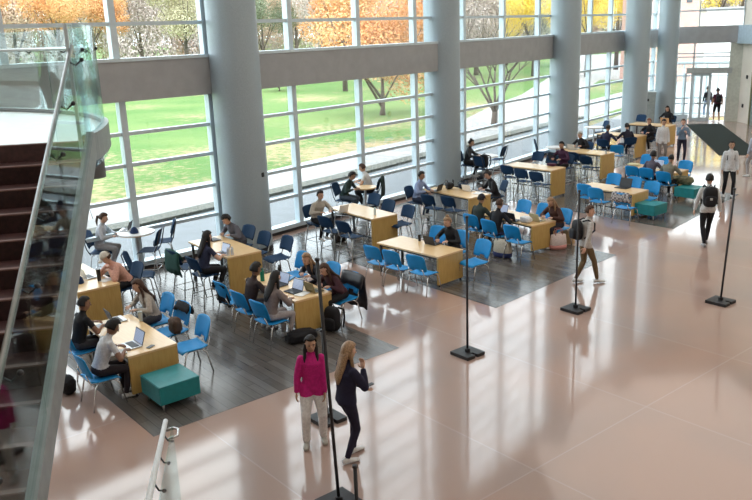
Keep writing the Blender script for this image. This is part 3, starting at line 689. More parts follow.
r_ = at(72, 225, .98); cm1 = r_ - U * LT / 2 - W * WT / 2; place_table(cm1.x, cm1.y, 0, 1, 'tall wooden table seen through the stair glass')

# round tables by the window
def round_table(px, py, r, lab, top=m_white, z=1.05):
    p = at(px, py, z); t = thing('round_table', lab, 'table', (p.x, p.y, .005), 0, 'tall round tables by the window'); t.scale = (1, 1, z / 1.05)
    MB().cyl((0, 0, 1.025), r, .025, 40).build('tabletop', top, t)
    MB().cyl((0, 0, 1.012), r - .008, .014, 40).build('edge_band', m_wood, t)
    MB().cyl((0, 0, .02), .035, 1.0, 16).build('post', m_silver, t)
    MB().cyl((0, 0, 0), .27, .022, 32, .25).build('foot_plate', m_silver, t); return t
round_table(136, 232, .45, 'round white table by the window with a navy cap on it', z=1.15)
round_table(365, 187, .36, 'round maple table by the window between a student in green and one in white', m_wood)
round_table(487, 155.5, .42, 'round white table by the window right of the second column')
round_table(62, 199, .42, 'round maple table seen through the stair glass', m_wood)
round_table(556, 147, .40, 'round white table by the window left of the middle column')
round_table(594, 127, .45, 'round white table far off right of the middle column')

G1 = 'azure chairs at the low tables'; G2 = 'navy bar stools at the tall tables'; G3 = 'tall navy mesh chairs by the window'
A = 'azure'; S = 'stool'; N_ = 'navy'
CH = [
 (A, 101, 377, 0, 'azure chair under the student in white T-shirt at the nearest table'),
 (A, 82, 350, 5, 'azure chair under the student in black T-shirt beside the stairs'),
 (A, 156, 322, 180, 'azure chair under the woman in beige cardigan at the nearest table'),
 (A, 171, 332, 186, 'azure chair with a black jacket and brown bag on its back, nearest table'),
 (A, 190, 347, 176, 'empty azure chair at the right corner of the nearest table'),
 (A, 234, 301, 2, 'azure chair with a black coat at the crowded table, leftmost in front'),
 (A, 252, 311, 2, 'azure chair under the curly haired student at the crowded table'),
 (A, 272, 321, 4, 'azure chair under the long haired woman with pale trousers at the crowded table'),
 (A, 293, 276, 178, 'azure chair empty at the rear of the crowded table'),
 (A, 323, 288, 180, 'azure chair under the fair haired woman leaning on the crowded table'),
 (A, 342, 299, 182, 'azure chair with a black leather jacket hung on it at the crowded table'),
 (A, 381, 263, 6, 'leftmost of three empty azure chairs in front of the long low table'),
 (A, 400, 268, 6, 'middle one of three empty azure chairs in front of the long low table'),
 (A, 424, 273, 8, 'rightmost of three empty azure chairs in front of the long low table'),
 (A, 431, 248, 186, 'azure chair behind the long low table, beside the black laptop'),
 (A, 453, 253, 184, 'azure chair under the blond woman in black at the long low table'),
 (A, 474, 263, 175, 'empty azure chair turned to the right end of the long low table'),
 (A, 478, 230, 0, 'azure chair under the man in a dark cap at the tote bag table'),
 (A, 496, 236, -2, 'azure chair under the student in black and yellow at the tote bag table'),
 (A, 519, 242, 0, 'empty azure chair behind the tote bag on the floor'),
 (A, 517, 219, 176, 'azure chair on the rear side of the tote bag table, left one'),
 (A, 537, 223, 176, 'azure chair on the rear side of the tote bag table, middle one'),
 (A, 557, 229, 176, 'azure chair under the fair haired person in a dark shawl'),
 (A, 589, 198, 4, 'empty azure chair leftmost in front of the ottoman table'),
 (A, 600, 202, 4, 'empty azure chair second from left in front of the ottoman table'),
 (A, 626, 208, 4, 'azure chair wearing a plaid jacket in front of the ottoman table'),
 (A, 609, 190, 184, 'empty azure chair behind the ottoman table, leftmost'),
 (A, 629, 194, 184, 'empty azure chair behind the laptop on the ottoman table'),
 (A, 647, 199, 184, 'empty azure chair behind the ottoman table, rightmost'),
 (A, 636, 179, 2, 'azure chair at the left end of the farthest low table, in front'),
 (A, 650, 181, 2, 'azure chair under the person in grey sweater at the farthest low table'),
 (A, 667, 185, 2, 'azure chair under the person in olive at the farthest low table'),
 (A, 643, 169, 182, 'azure chair behind the farthest low table, leftmost'),
 (A, 660, 172, 182, 'azure chair behind the farthest low table, middle one'),
 (A, 681, 176, 182, 'azure chair behind the farthest low table, right one near the ottoman'),
 (A, 617, 156, 30, 'azure chair far off left of the narrow table end'),
 (S, 187, 268, 2, 'navy stool draped with a green coat in front of the column table'),
 (S, 206, 275, 2, 'navy stool under the long haired woman in navy T-shirt'),
 (S, 240, 247, 184, 'navy stool under the student in grey hoodie by the nearest column'),
 (S, 255, 254, 180, 'empty navy stool behind the column table, left one'),
 (S, 277, 259, 176, 'empty navy stool right of the nearest column'),
 (S, 126, 288, 182, 'navy stool under the person in pink hoodie'),
 (S, 318, 224, -88, 'navy stool under the student in beige at the end of the six-stool table'),
 (S, 334, 232, 4, 'empty navy stool left in front of the six-stool table'),
 (S, 352, 237, 4, 'empty navy stool right in front of the six-stool table'),
 (S, 367, 212, 180, 'empty navy stool behind the six-stool table, leftmost'),
 (S, 381, 219, 180, 'empty navy stool behind the six-stool table, middle one'),
 (S, 400, 225, 176, 'empty navy stool behind the six-stool table, rightmost'),
 (S, 418, 203, -70, 'navy stool under the man in light blue shirt at the backpack table'),
 (S, 435, 209, 2, 'empty navy stool in front of the backpack table, left one'),
 (S, 455, 211, 2, 'empty navy stool in front of the backpack table, right one'),
 (S, 495, 197, 150, 'navy stool under the seated person in black right of the backpack table'),
 (S, 512, 178, 4, 'leftmost empty stool of three in front of the tall table by the bare tree'),
 (S, 526, 182, 4, 'middle empty stool of three in front of the tall table by the bare tree'),
 (S, 541, 185, 4, 'rightmost empty stool of three in front of the tall table by the bare tree'),
 (S, 533, 166, 180, 'empty navy stool behind the tall table by the bare tree, left one'),
 (S, 547, 169, 180, 'empty navy stool behind the tall table by the bare tree, right one'),
 (S, 563, 169, 180, 'navy stool under the student in dark purple'),
 (S, 577, 164, 2, 'empty navy stool in front of the tall table by the middle column, left one'),
 (S, 590, 168, 2, 'empty navy stool in front of the tall table by the middle column, right one'),
 (S, 583, 155, 182, 'navy stool under the grey haired person by the middle column'),
 (S, 606, 150, 4, 'navy stool under the person in dark navy left of the narrow table end'),
 (S, 627, 148, 60, 'navy stool under the dark clad student beside the narrow table end'),
 (S, 650, 141, 180, 'navy stool under the auburn haired person in black'),
 (S, 652, 139, 2, 'empty navy stool in front of the farthest tall table, left one'),
 (S, 668, 126, 184, 'navy stool under the long haired woman at the farthest tall table'),
 (S, 638, 125, 182, 'empty navy stool behind the farthest tall table'),
 (N_, 102, 253, -40, 'tall navy mesh chair under the ponytailed woman by the window'),
 (N_, 149, 251, 141, 'tall navy mesh chair near the round white table with the cap, front one'),
 (N_, 163, 242, 155, 'tall navy mesh chair near the round white table with the cap, nearest the glass'),
 (N_, 143, 276, -30, 'tall navy mesh chair with white seat frame right of the pink hoodie'),
 (N_, 345, 201, -60, 'tall navy chair under the student in dark green by the window'),
 (N_, 371, 194, 130, 'tall navy chair with a dark green jacket under the student in white'),
 (N_, 468, 166, -60, 'tall navy chair under the woman in black right of the second column'),
 (N_, 484, 170, 0, 'tall navy chair carrying a black backpack beside the second round table'),
 (N_, 497, 160, 110, 'tall navy chair at the round table right of the second column, by the glass'),
 (N_, 543, 153, -50, 'tall navy chair by the glass left of the middle column'),
 (N_, 50, 207, -40, 'tall navy chair seen through the stair glass under a student'),
 (N_, 78, 201, 130, 'tall navy chair seen through the stair glass by the window'),
 (N_, 600, 133, 150, 'tall navy chair far off at the round table right of the middle column'),
]
CHO = {}
for k, px, py, rel, lab in CH:
    CHO[lab] = place_chair(k, px, py, rel, lab, {A: G1, S: G2, N_: G3}[k])

# ottomans
def ottoman(px, py, rz, lab):
    p = at(px, py, .44); t = thing('ottoman', lab, 'ottoman', (p.x, p.y, .005), rz, 'teal ottomans at the table ends')
    MB().rbox((0, 0, .29), (.72, .70, .31), .012).build('cushion', m_teal, t)
    MB().tube([(-.361, -.351, .435), (.361, -.351, .435), (.361, .351, .435), (-.361, .351, .435)], .005, 6, closed=True).build('piping', m_teal, t)
    for sx in (-1, 1):
        for sy in (-1, 1): MB().tube([(sx * .28, sy * .27, .15), (sx * .29, sy * .28, 0)], [.022, .014], 10).build('leg', m_steel, t)
ottoman(169.5, 376, YAW, 'teal ottoman at the end of the nearest low table')
ottoman(650.5, 203, YAW, 'teal ottoman beside the low table with the plaid jacket')
ottoman(690, 187, YAW, 'teal ottoman beside the person in olive at the farthest low table')

# sign stands: heavy notched base, tall pole
def stand(bx, by, h, lab, lean=(0, 0), rz=None, top=None):
    p = at(bx, by, .05) if top is None else top
    t = thing('pole_stand', lab, 'stand', (p.x, p.y, .004), YAW if rz is None else rz, 'black pole stands on the hall floor')
    b = MB(); b.prism([(-.22, -.22), (.22, -.22), (.22, -.03), (.10, -.03), (.10, .03), (.22, .03), (.22, .22), (-.22, .22)], 0, .06); b.build('base', m_black, t)
    R = Matrix.Rotation(-(YAW if rz is None else rz), 3, 'Z'); l = R @ Vector((lean[0], lean[1], 0))
    MB().tube([(0, 0, .05), (l.x, l.y, h)], .021, 10).build('pole', m_black, t)
    MB().cyl((0, 0, .06), .05, .06, 16).build('socket', m_black, t)
    MB().tube([(l.x, l.y, h), (l.x * 1.002, l.y * 1.002, h + .03)], .03, 10).build('cap', m_black, t)
stand(467.5, 352, 2.55, 'tall black pole stand in the middle, in front of the long low table')
stand(575.5, 308, 2.5, 'tall black pole stand in front of the walking man in brown trousers')
stand(720.5, 300.5, 2.4, 'tall black pole stand at the right, past the man with the black backpack', lean=(.10, 0))
stand(339, 501, 3.2, 'tall black pole stand nearest the camera, at the bottom edge', lean=(-.10, 0))
stand(327, 417, 1.45, 'shorter black pole stand behind the two standing women')
pp = at(355, 468, 1.25); stand(0, 0, 1.25, 'black pole top poking in at the bottom edge, its base out of view', top=Vector((pp.x, pp.y, 0)))
# ------------------------------------------------------------------ people
def V3(*a): return Vector(a)
def ik(a, b, l1, l2, hint):
    d = b - a; L = d.length
    if L > (l1 + l2) * .995: b = a + d.normalized() * (l1 + l2) * .995; d = b - a; L = d.length
    L = max(L, .08); u = d.normalized(); h = (hint - u * hint.dot(u)).normalized()
    c = max(-1, min(1, (l1 * l1 + L * L - l2 * l2) / (2 * l1 * L))); s = math.sqrt(1 - c * c)
    return a + u * l1 * c + h * l1 * s, b
def hand(mb, w, d, nrm, sx, curl=.5, k=1.0):
    # palm, four unequal fingers and a thumb from the palm's side; nrm = direction the palm faces
    d = d.normalized(); nrm = (nrm - d * nrm.dot(d)).normalized(); a = d.cross(nrm).normalized() * sx
    R = Matrix((a, d, nrm)).transposed(); mb.ell(w + d * .045 * k, (.040 * k, .052 * k, .017 * k), R, 10, 7)
    for i, (off, ln) in enumerate(((-.030, .060), (-.010, .072), (.010, .078), (.029, .070))):
        b = w + d * .078 * k + a * off * k; p1 = b + (d * math.cos(curl * .6) + nrm * math.sin(curl * .6)) * ln * .45 * k
        p2 = p1 + (d * math.cos(curl * 1.5) + nrm * math.sin(curl * 1.5)) * ln * .32 * k; p3 = p2 + (d * math.cos(curl * 2.3) + nrm * math.sin(curl * 2.3)) * ln * .25 * k
        mb.tube([b - d * .02 * k, b, p1, p2, p3], [.009 * k, .0095 * k, .0085 * k, .0078 * k, .006 * k], 6)
    b = w + d * .02 * k + a * .030 * k; p1 = b + (d * .6 + a * .75 + nrm * .2).normalized() * .038 * k; p2 = p1 + (d * .9 + a * .25 + nrm * .4).normalized() * .032 * k
    mb.tube([b - a * .012 * k, b, p1, p2], [.012 * k, .0115 * k, .010 * k, .007 * k], 6)
def loft(mb, secs, seg=14):      # secs: (centre, right, fwd, rx, ry)
    vs = []; fs = []; n = len(secs)
    for c, r, f, rx, ry in secs:
        for k in range(seg): a = 2 * PI * k / seg; vs.append(c + r * rx * math.cos(a) + f * ry * math.sin(a))
    for i in range(n - 1):
        for k in range(seg): k2 = (k + 1) % seg; fs.append((i * seg + k, i * seg + k2, (i + 1) * seg + k2, (i + 1) * seg + k))
    fs += [tuple(range(seg))[::-1], tuple((n - 1) * seg + k for k in range(seg))]; mb._new(vs, fs, True)
dg = bpy.context.evaluated_depsgraph_get
def person(label, px, py, zref, rel, top, bottom, skin, hair=('short', None), S=1.0, pose='sit', seat=.45, lean=15, hp=10, hy=0, hands=None, feet=None, twist=0, sleeve=1.0, loose=1.0, shoe=(.6, .6, .6), legs_bare=False, cap=None, wide=1.0, vox=.02, dx=0, dy=0, grp=None, absyaw=None, hnorm=None, legw=1.0, hem=.0):
    hk, hm = hair; hm = hm or m_hairD
    p = at(px, py, zref); rz = (YAW + math.radians(rel)) if absyaw is None else math.radians(absyaw)
    off = Matrix.Rotation(rz, 3, 'Z') @ V3(dx, dy, 0); loc = Vector((p.x + off.x, p.y + off.y, .006))
    sit = pose == 'sit'
    L = math.radians(lean)
    pel = V3(0, -.045, (seat * 1.04 + .012) / S + .112) if sit else V3(0, 0, .92)
    up = V3(0, math.sin(L), math.cos(L)); fw = V3(0, math.cos(L), -math.sin(L)); rt = V3(1, 0, 0)
    tw = Matrix.Rotation(math.radians(twist), 3, 'Z'); rs = tw @ rt; fs_ = tw @ fw
    nb = pel + up * .50; chest = pel + up * .34
    up2 = (up + V3(0, math.sin(L * .5), math.cos(L * .5))).normalized()
    hy_ = math.radians(hy + twist * .5); hpv = math.radians(hp)
    hr = V3(math.cos(hy_), math.sin(hy_), 0); hf0 = V3(-math.sin(hy_), math.cos(hy_), 0); hf = hf0 * math.cos(hpv) - V3(0, 0, 1) * math.sin(hpv); hu = hr.cross(hf).normalized()
    hc = nb + up2 * .075 + hu * .105 + hf * .02
    lw = loose
    # arms
    sh = [nb - up * .055 + rs * (sx * .165 * wide) for sx in (-1, 1)]
    if hands is None: hands = [V3(-.15, .34, pel.z + .235), V3(.15, .34, pel.z + .235)] if sit else [V3(-.25, .08, .80), V3(.25, .0, .80)]
    else: hands = [V3(*h) for h in hands]
    arms = []
    for i, sx in enumerate((-1, 1)):
        e, w = ik(sh[i], hands[i], .285, .25, V3(sx * (1.0 if sit else .55), -.35, -.55 if sit else -1)); arms.append((sh[i], e, w))
    hipc = [pel + rt * (sx * .088) - V3(0, 0, .02) for sx in (-1, 1)]
    if feet is None: feet = [V3(-.11, .33, .085), V3(.11, .30, .085)] if sit and seat < .6 else [V3(-.10, .22, .335), V3(.10, .22, .335)] if sit else [V3(-.11, .03, .085), V3(.11, .0, .085)]
    else: feet = [V3(*f) for f in feet]
    legs = []
    for i, sx in enumerate((-1, 1)):
        k, a = ik(hipc[i], feet[i], .43, .425, V3(sx * .12, 1, .35)); legs.append((hipc[i], k, a))
    mb = MB()
    loft(mb, [(pel - up * .09, rt, fw, .115 * lw, .09 * lw), (pel - up * .03, rt, fw, .165 * lw, .118 * lw), (pel + up * .12, rt, fw, .145 * lw * wide, .105 * lw), (pel + up * .27, rs, fs_, .160 * lw * wide, .115 * lw),
              (pel + up * .38, rs, fs_, .172 * lw * wide, .115 * lw), (pel + up * .455, rs, fs_, .155 * wide, .085), (nb + up * .005, rs, fs_, .075, .062), (nb + up * .03, rs, fs_, .052, .05)], 18)
    bones = [(pel - up * .02, pel + up * .46, .15, .15, lambda t: 0 if t > (.08 if not hem else -1) else 1)]
    mb.tube([nb - up * .03, hc - hu * .06], [.056, .050], 10); bones.append((nb + up * .035, hc, .052, .06, lambda t: 2))
    Hm = Matrix((hr, hf, hu)).transposed()
    mb.ell(hc, (.076, .095, .112), Hm); mb.ell(hc - hu * .05 + hf * .022, (.056, .07, .07), Hm); bones.append((hc - hu * .04, hc + hu * .02, .1, .1, lambda t: 2))
    sl = sleeve
    for i, (a, e, w) in enumerate(arms):
        k = lw * (1.12 if sl > .8 else 1.0)
        mb.tube([a, a.lerp(e, .5), e], [.055 * lw, .052 * k, .046 * k], 10); mb.ell(a - up * .008, (.056 * lw,) * 3, None, 10, 8); mb.ell(e, (.047 * k,) * 3, None, 10, 8)
        kk = k if sl > .8 else .9
        mb.tube([e, e.lerp(w, .4), w], [.046 * k, .043 * kk, .030 * kk], 10)
        bones.append((a, e, .058, .048, (lambda t: 0) if sl > .8 else (lambda t, s=sl: 0 if t < s * 1.4 else 2))); bones.append((e, w, .046, .03, (lambda t: 0) if sl > .8 else (lambda t: 2)))
    for i, (a, k_, f) in enumerate(legs):
        g = legw; mb.tube([a, a.lerp(k_, .5), k_], [.092 * g, .080 * g, .060 * g], 12); mb.ell(k_, (.061 * g,) * 3, None, 10, 8); mb.ell(a, (.094 * g,) * 3, None, 10, 8)
        mb.tube([k_, k_.lerp(f, .4), f], [.060 * g, .058 * g, .040 * g * (1.25 if g > 1.1 else 1)], 12)
        bones.append((a, k_, .085, .062, lambda t: 0 if t < hem else 1)); bones.append((k_, f, .06, .045, (lambda t: 2) if legs_bare else (lambda t: 1)))
    me = bpy.data.meshes.new('tmp'); mb.b.to_mesh(me); mb.b.free(); o = bpy.data.objects.new('tmp', me); COL.objects.link(o)
    md = o.modifiers.new('r', 'REMESH'); md.mode = 'VOXEL'; md.voxel_size = vox; md2 = o.modifiers.new('s', 'SMOOTH'); md2.iterations = 3; md2.factor = .5
    m2 = bpy.data.meshes.new_from_object(o.evaluated_get(dg())); bpy.data.objects.remove(o)
    ou = MB(); b = ou.b; b.from_mesh(m2)
    for f in b.faces:
        c = f.calc_center_median(); best = 9; reg = 0
        for (p0, p1, r0, r1, fn) in bones:
            e = p1 - p0; t = max(0, min(1, (c - p0).dot(e) / e.length_squared)); d = (c - p0 - e * t).length / (r0 + (r1 - r0) * t)
            if d < best: best = d; reg = fn(t)
        if hem and reg < 2 and abs(c.x) < .2 + (c.z > 1) * 9: reg = 0 if c.z > .92 - hem else 1
        f.material_index = reg; f.smooth = True
    # face and hands joined to the body
    ou.mi = 2; ou.tube([hc + hf * .088 + hu * .012, hc + hf * .112 - hu * .022, hc + hf * .090 - hu * .028], [.009, .014, .006], 6)
    for sx in (-1, 1): ou.ell(hc + hr * sx * .077 - hf * .005 - hu * .005, (.012, .02, .03), Hm, 8, 6)
    for i, (a, e, w) in enumerate(arms):
        d = (w - e); n = V3(0, 0, -1) if sit or hnorm is None else V3(*hnorm[i])
        if not sit and hnorm is None: n = V3(-1 if i else 1, 0, 0)
        hand(ou, w, d if not sit else V3(d.x * .6, d.y, d.z * .2 - .01), n, (1 if i == 0 else -1), .45)
    ou.mi = 4; 
    for sx in (-1, 1): ou.ell(hc + hr * sx * .032 + hf * .087 + hu * .012, (.013, .008, .007), Hm, 8, 6)
    ou.mi = 5; ou.ell(hc + hf * .088 - hu * .055, (.022, .007, .006), Hm, 8, 6)
    ou.mi = 6
    for sx in (-1, 1): ou.ell(hc + hr * sx * .033 + hf * .086 + hu * .034, (.018, .008, .004), Hm, 8, 6)
    cm_ = lambda c: c if not isinstance(c, tuple) else cm(c)
    body = ou.build('person', [cm_(top), cm_(bottom), skin, skin, m_eye, m_lip, hm])
    for f in body.data.polygons: f.use_smooth = True
    body.location = loc; body.rotation_euler = (0, 0, rz); body.scale = (S, S, S)
    tag(body, label, 'person', grp)
    # hair
    t = MB(); big = {'short': 1.10, 'curly': 1.24, 'long': 1.13, 'pony': 1.10, 'bun': 1.10, 'buzz': 1.04}[hk]
    tb = bmesh.new(); bmesh.ops.create_uvsphere(tb, u_segments=20, v_segments=14, radius=1)
    dele = [v for v in tb.verts if (v.co.y > .28 and v.co.z < .62) or v.co.z < (-.35 if hk != 'long' else -.75) or (v.co.y > .05 and v.co.z < .0)]
    bmesh.ops.delete(tb, geom=dele, context='VERTS')
    for v in tb.verts:
        n = noise.noise(v.co * (5 if hk == 'curly' else 3) + Vector((px, py, 0))); k = big * (1 + n * (.12 if hk == 'curly' else .05))
        q = V3(v.co.x * .076 * k + 0, v.co.y * .095 * k - .004, v.co.z * .114 * k + .004); v.co = hc + Hm @ q
    bmesh.ops.solidify(tb, geom=tb.faces[:], thickness=-.012); t.merge(tb)
    if hk == 'long':
        bk = -fw
        loft(t, [(hc - hf * .055 + hu * .02, hr, hf, .082, .05), (hc - hf * .075 - hu * .07, hr, hf, .088, .045), (nb - fw * .085 - up * .03, rs, fs_, .095, .04), (nb - fw * .13 - up * .16, rs, fs_, .085, .035), (nb - fw * .135 - up * .27, rs, fs_, .03, .015)], 12)
        for sx in (-1, 1): t.tube([hc + hr * sx * .075 + hu * .01, hc + hr * sx * .088 - hu * .08, nb + rs * sx * .09 + fs_ * .05 - up * .06, nb + rs * sx * .085 + fs_ * .10 - up * .16], [.022, .026, .026, .008], 8)
    if hk == 'pony': t.tube([hc - hf * .09 + hu * .03, hc - hf * .15 + hu * .0, hc - hf * .15 - hu * .12, hc - hf * .11 - hu * .24], [.02, .034, .03, .008], 8)
    if hk == 'bun': t.ell(hc - hf * .05 + hu * .125, (.045, .045, .04), Hm)
    h = t.build('hair', hm, body)
    for f in h.data.polygons: f.use_smooth = True
    if cap is not None:
        t = MB(); tb = bmesh.new(); bmesh.ops.create_uvsphere(tb, u_segments=20, v_segments=12, radius=1)
        bmesh.ops.delete(tb, geom=[v for v in tb.verts if v.co.z < .12], context='VERTS')
        for v in tb.verts: v.co = hc + Hm @ V3(v.co.x * .092, v.co.y * .110, v.co.z * .135 + .002)
        bmesh.ops.solidify(tb, geom=tb.faces[:], thickness=-.008); t.merge(tb)
        g = [[hc + Hm @ V3(x * .075, .095 + yy * .085 * (1 - .35 * x * x), .030 - .02 * yy - .012 * x * x) for x in (-1, -.6, -.2, .2, .6, 1)] for yy in (0, .5, 1)]
        t.sheet(g, .006); t.build('cap', cm(cap, name='cap_cloth'), body)
    # shoes
    for i, (a, k_, f) in enumerate(legs):
        t = MB(); g = f - V3(0, 0, 0); fd = V3((-.12, .12)[i], 1, 0).normalized(); sr = V3(fd.y, -fd.x, 0)
        sh_ = (k_ - f); pitch = 0
        z0 = g.z - .08
        rows = [(-.07, .033, .075), (-.04, .042, .085), (.02, .042, .078), (.08, .045, .055), (.14, .044, .045), (.18, .030, .030)]
        loft(t, [(V3(g.x, g.y, z0 + hh / 2) + fd * yy, sr, V3(0, 0, 1), rx, hh / 2) for yy, rx, hh in rows], 12)
        t.build('shoe', cm(shoe, .6, 'shoe'), body)
    return body
BLK = (.012, .012, .015); WH = (.62, .62, .62)
sitters = [
 ('student in a white T-shirt writing at the nearest table', 101, 377, .45, 0, (.55, .56, .58), (.02, .015, .02), m_skinB, ('curly', None), dict(lean=24, hp=35, sleeve=.45, vox=.016, dy=.03)),
 ('student in a black T-shirt beside the stair glass', 82, 350, .45, 5, BLK, (.05, .05, .06), m_skinB, ('short', None), dict(lean=16, hp=12, hy=-15, sleeve=.45, vox=.016)),
 ('long haired woman in a beige cardigan at the nearest table', 156, 322, .45, 180, (.42, .37, .32), (.05, .05, .06), m_skinA, ('long', m_hairB), dict(lean=22, hp=22, vox=.016, dy=.05)),
 ('person in a pink hoodie and white cap resting on the tall table', 126, 288, .68, 182, (.60, .33, .26), BLK, m_skinA, ('short', m_hairB), dict(seat=.68, lean=34, hp=30, cap=(.62, .58, .52), loose=1.15, vox=.016, hands=[(-.12, .34, 1.12), (.10, .30, 1.16)])),
 ('ponytailed woman in light grey at the round white table', 102, 251, .68, -40, (.42, .44, .48), (.36, .36, .38), m_skinA, ('pony', m_hairB), dict(seat=.68, lean=14, hp=18)),
 ('long haired woman in a navy T-shirt on a stool at the column table', 206, 275, .68, 2, (.03, .035, .07), BLK, m_skinA, ('long', m_hairD), dict(seat=.68, lean=12, hp=14, sleeve=.45, vox=.016)),
 ('curly haired student in a grey hoodie in front of the nearest column', 240, 247, .68, 184, (.10, .10, .12), (.04, .04, .05), m_skinA, ('curly', None), dict(seat=.68, lean=30, hp=38, vox=.018, loose=1.08)),
 ('curly haired student in dark brown seen from behind at the crowded table', 252, 311, .45, 2, (.035, .022, .022), (.03, .03, .04), m_skinB, ('curly', None), dict(lean=16, hp=16, hy=-12, vox=.016)),
 ('long dark haired woman in pale trousers at the crowded table', 272, 321, .45, 4, (.20, .16, .15), (.36, .33, .34), m_skinA, ('long', m_hairD), dict(lean=16, hp=14, vox=.016, loose=1.06)),
 ('fair haired woman in black leaning on the crowded table', 323, 288, .45, 180, (.02, .02, .03), BLK, m_skinA, ('long', m_hairL), dict(lean=36, hp=20, vox=.016, dy=.05, hy=20)),
 ('dark haired woman in burgundy leaning forward at the crowded table', 342, 299, .45, 182, (.045, .015, .022), BLK, m_skinA, ('long', m_hairB), dict(lean=36, hp=28, vox=.016, dy=.05)),
 ('student in a beige shirt at the end of the six-stool table', 318, 224, .68, -88, (.42, .39, .34), BLK, m_skinA, ('short', None), dict(seat=.68, lean=18, hp=14, vox=.018, loose=1.1)),
 ('student in dark green at the maple round table by the glass', 345, 201, .68, -60, (.02, .04, .04), (.06, .08, .11), m_skinC, ('curly', None), dict(seat=.68, lean=26, hp=28)),
 ('student in a white T-shirt at the maple round table by the glass', 371, 194, .68, 130, (.55, .55, .55), BLK, m_skinC, ('short', m_hairB), dict(seat=.68, lean=20, hp=20, sleeve=.45, dy=.04)),
 ('man in a light blue shirt at the backpack table', 418, 203, .68, -70, (.26, .33, .52), (.02, .03, .06), m_skinC, ('short', None), dict(seat=.68, lean=14, hp=14)),
 ('blond woman in black at the long low table', 453, 253, .45, 184, BLK, BLK, m_skinA, ('bun', m_hairL), dict(lean=18, hp=22)),
 ('person in black with hair tied up, right of the backpack table', 495, 197, .68, 150, BLK, (.05, .05, .05), m_skinA, ('bun', m_hairD), dict(seat=.55, lean=20, hp=30)),
 ('woman in black right of the second column by the glass', 468, 166, .68, -60, (.03, .035, .04), BLK, m_skinC, ('bun', m_hairD), dict(seat=.68, lean=12, hp=18)),
 ('man in a dark cap and dark green top at the tote bag table', 478, 230, .45, 0, (.03, .04, .035), BLK, m_skinC, ('short', None), dict(lean=14, hp=12, cap=(.02, .02, .03), loose=1.05)),
 ('student in black with yellow marks on the back at the tote bag table', 496, 236, .45, -2, BLK, BLK, m_skinC, ('short', m_hairB), dict(lean=14, hp=10)),
 ('fair haired person in a dark rust shawl at the tote bag table', 557, 229, .45, 176, (.06, .025, .02), (.02, .02, .03), m_skinA, ('long', m_hairL), dict(lean=24, hp=34, loose=1.08)),
 ('student in a dark purple jacket behind an open laptop', 563, 169, .68, 180, (.05, .015, .04), BLK, m_skinC, ('short', None), dict(seat=.68, lean=12, hp=14)),
 ('grey haired person in black in front of the middle column', 583, 155, .68, 182, BLK, BLK, m_skinA, ('short', mat('grey_hair', (.32, .32, .30), .5, var=.3, scale=50)), dict(seat=.68, lean=24, hp=26)),
 ('person in a grey sweater at the farthest low table', 650, 181, .45, 2, (.10, .085, .11), BLK, m_skinC, ('curly', None), dict(lean=14, hp=10)),
 ('person in olive at the farthest low table', 667, 185, .45, 2, (.18, .17, .13), BLK, m_skinC, ('short', None), dict(lean=16, hp=16, loose=1.1)),
 ('person in dark navy left of the narrow table end', 606, 150, .68, 4, (.02, .022, .05), BLK, m_skinC, ('short', None), dict(seat=.68, lean=10)),
 ('dark clad student turned sideways beside the narrow table end', 627, 148, .68, 60, (.02, .02, .035), (.02, .02, .04), m_skinA, ('short', None), dict(seat=.68, lean=10)),
 ('auburn haired person in black behind the narrow table end', 650, 141, .68, 180, BLK, BLK, m_skinA, ('short', mat('auburn_hair', (.20, .07, .03), .5, var=.3, scale=50)), dict(seat=.68, lean=14, hp=20)),
 ('woman with long dark hair in black at the farthest tall table', 668, 126, .68, 184, BLK, BLK, m_skinA, ('long', m_hairD), dict(seat=.68, lean=16, hp=20)),
 ('dark haired student in pale grey seen through the stair glass', 50, 207, .68, -40, (.35, .35, .38), BLK, m_skinC, ('short', None), dict(seat=.68, lean=24, hp=28)),
 ('student in teal seen through the stair glass', 78, 201, .68, 130, (.02, .12, .13), BLK, m_skinC, ('short', None), dict(seat=.68, lean=18, hp=24)),
]
for lab, px, py, z, rel, top, bot, sk, hr_, kw in sitters:
    kw.setdefault('S', 1.04 if py > 200 else 1.08); person(lab, px, py, z, rel, top, bot, sk, hr_, **kw)
P_ = {}
P_['mag'] = person('woman in a magenta sweater and white trousers standing, facing the camera', 316, 441, 0, 0, (.50, .015, .18), (.70, .68, .67), m_skinC, ('long', m_hairD), S=.96, pose='stand', absyaw=186, lean=2, hp=8, hy=8, loose=1.08, wide=.90, legw=1.2, vox=.012, hem=.12,
  hands=[(-.17, .12, .84), (.25, .06, .80)], feet=[(-.12, .0, .085), (.14, .12, .085)], shoe=(.40, .38, .34))
P_['nav'] = person('long haired woman in dark navy standing with a phone in her hand', 349, 459, 0, 0, (.014, .013, .035), (.018, .016, .035), m_skinA, ('long', m_hairL), S=1.0, pose='stand', absyaw=-58, lean=4, hp=14, hy=0, loose=1.15, legw=1.0, vox=.012, hem=.1,
  hands=[(-.10, .34, .96), (.12, .22, 1.34)], feet=[(-.10, .14, .085), (.10, -.08, .085)], shoe=(.62, .62, .62), hnorm=[(0, 0, 1), (0, -.5, .5)])
P_['w1'] = person('man in a pale sweater and brown trousers walking right with a backpack', 584, 283, 0, 0, (.48, .46, .44), (.14, .095, .05), m_skinA, ('short', m_hairB), S=1.05, pose='stand', absyaw=-78, lean=5, hp=6, hy=-42, vox=.014, hem=.1, hands=[(-.22, .18, .86), (.24, -.14, .82)], feet=[(-.08, -.16, .09), (.09, .26, .085)])
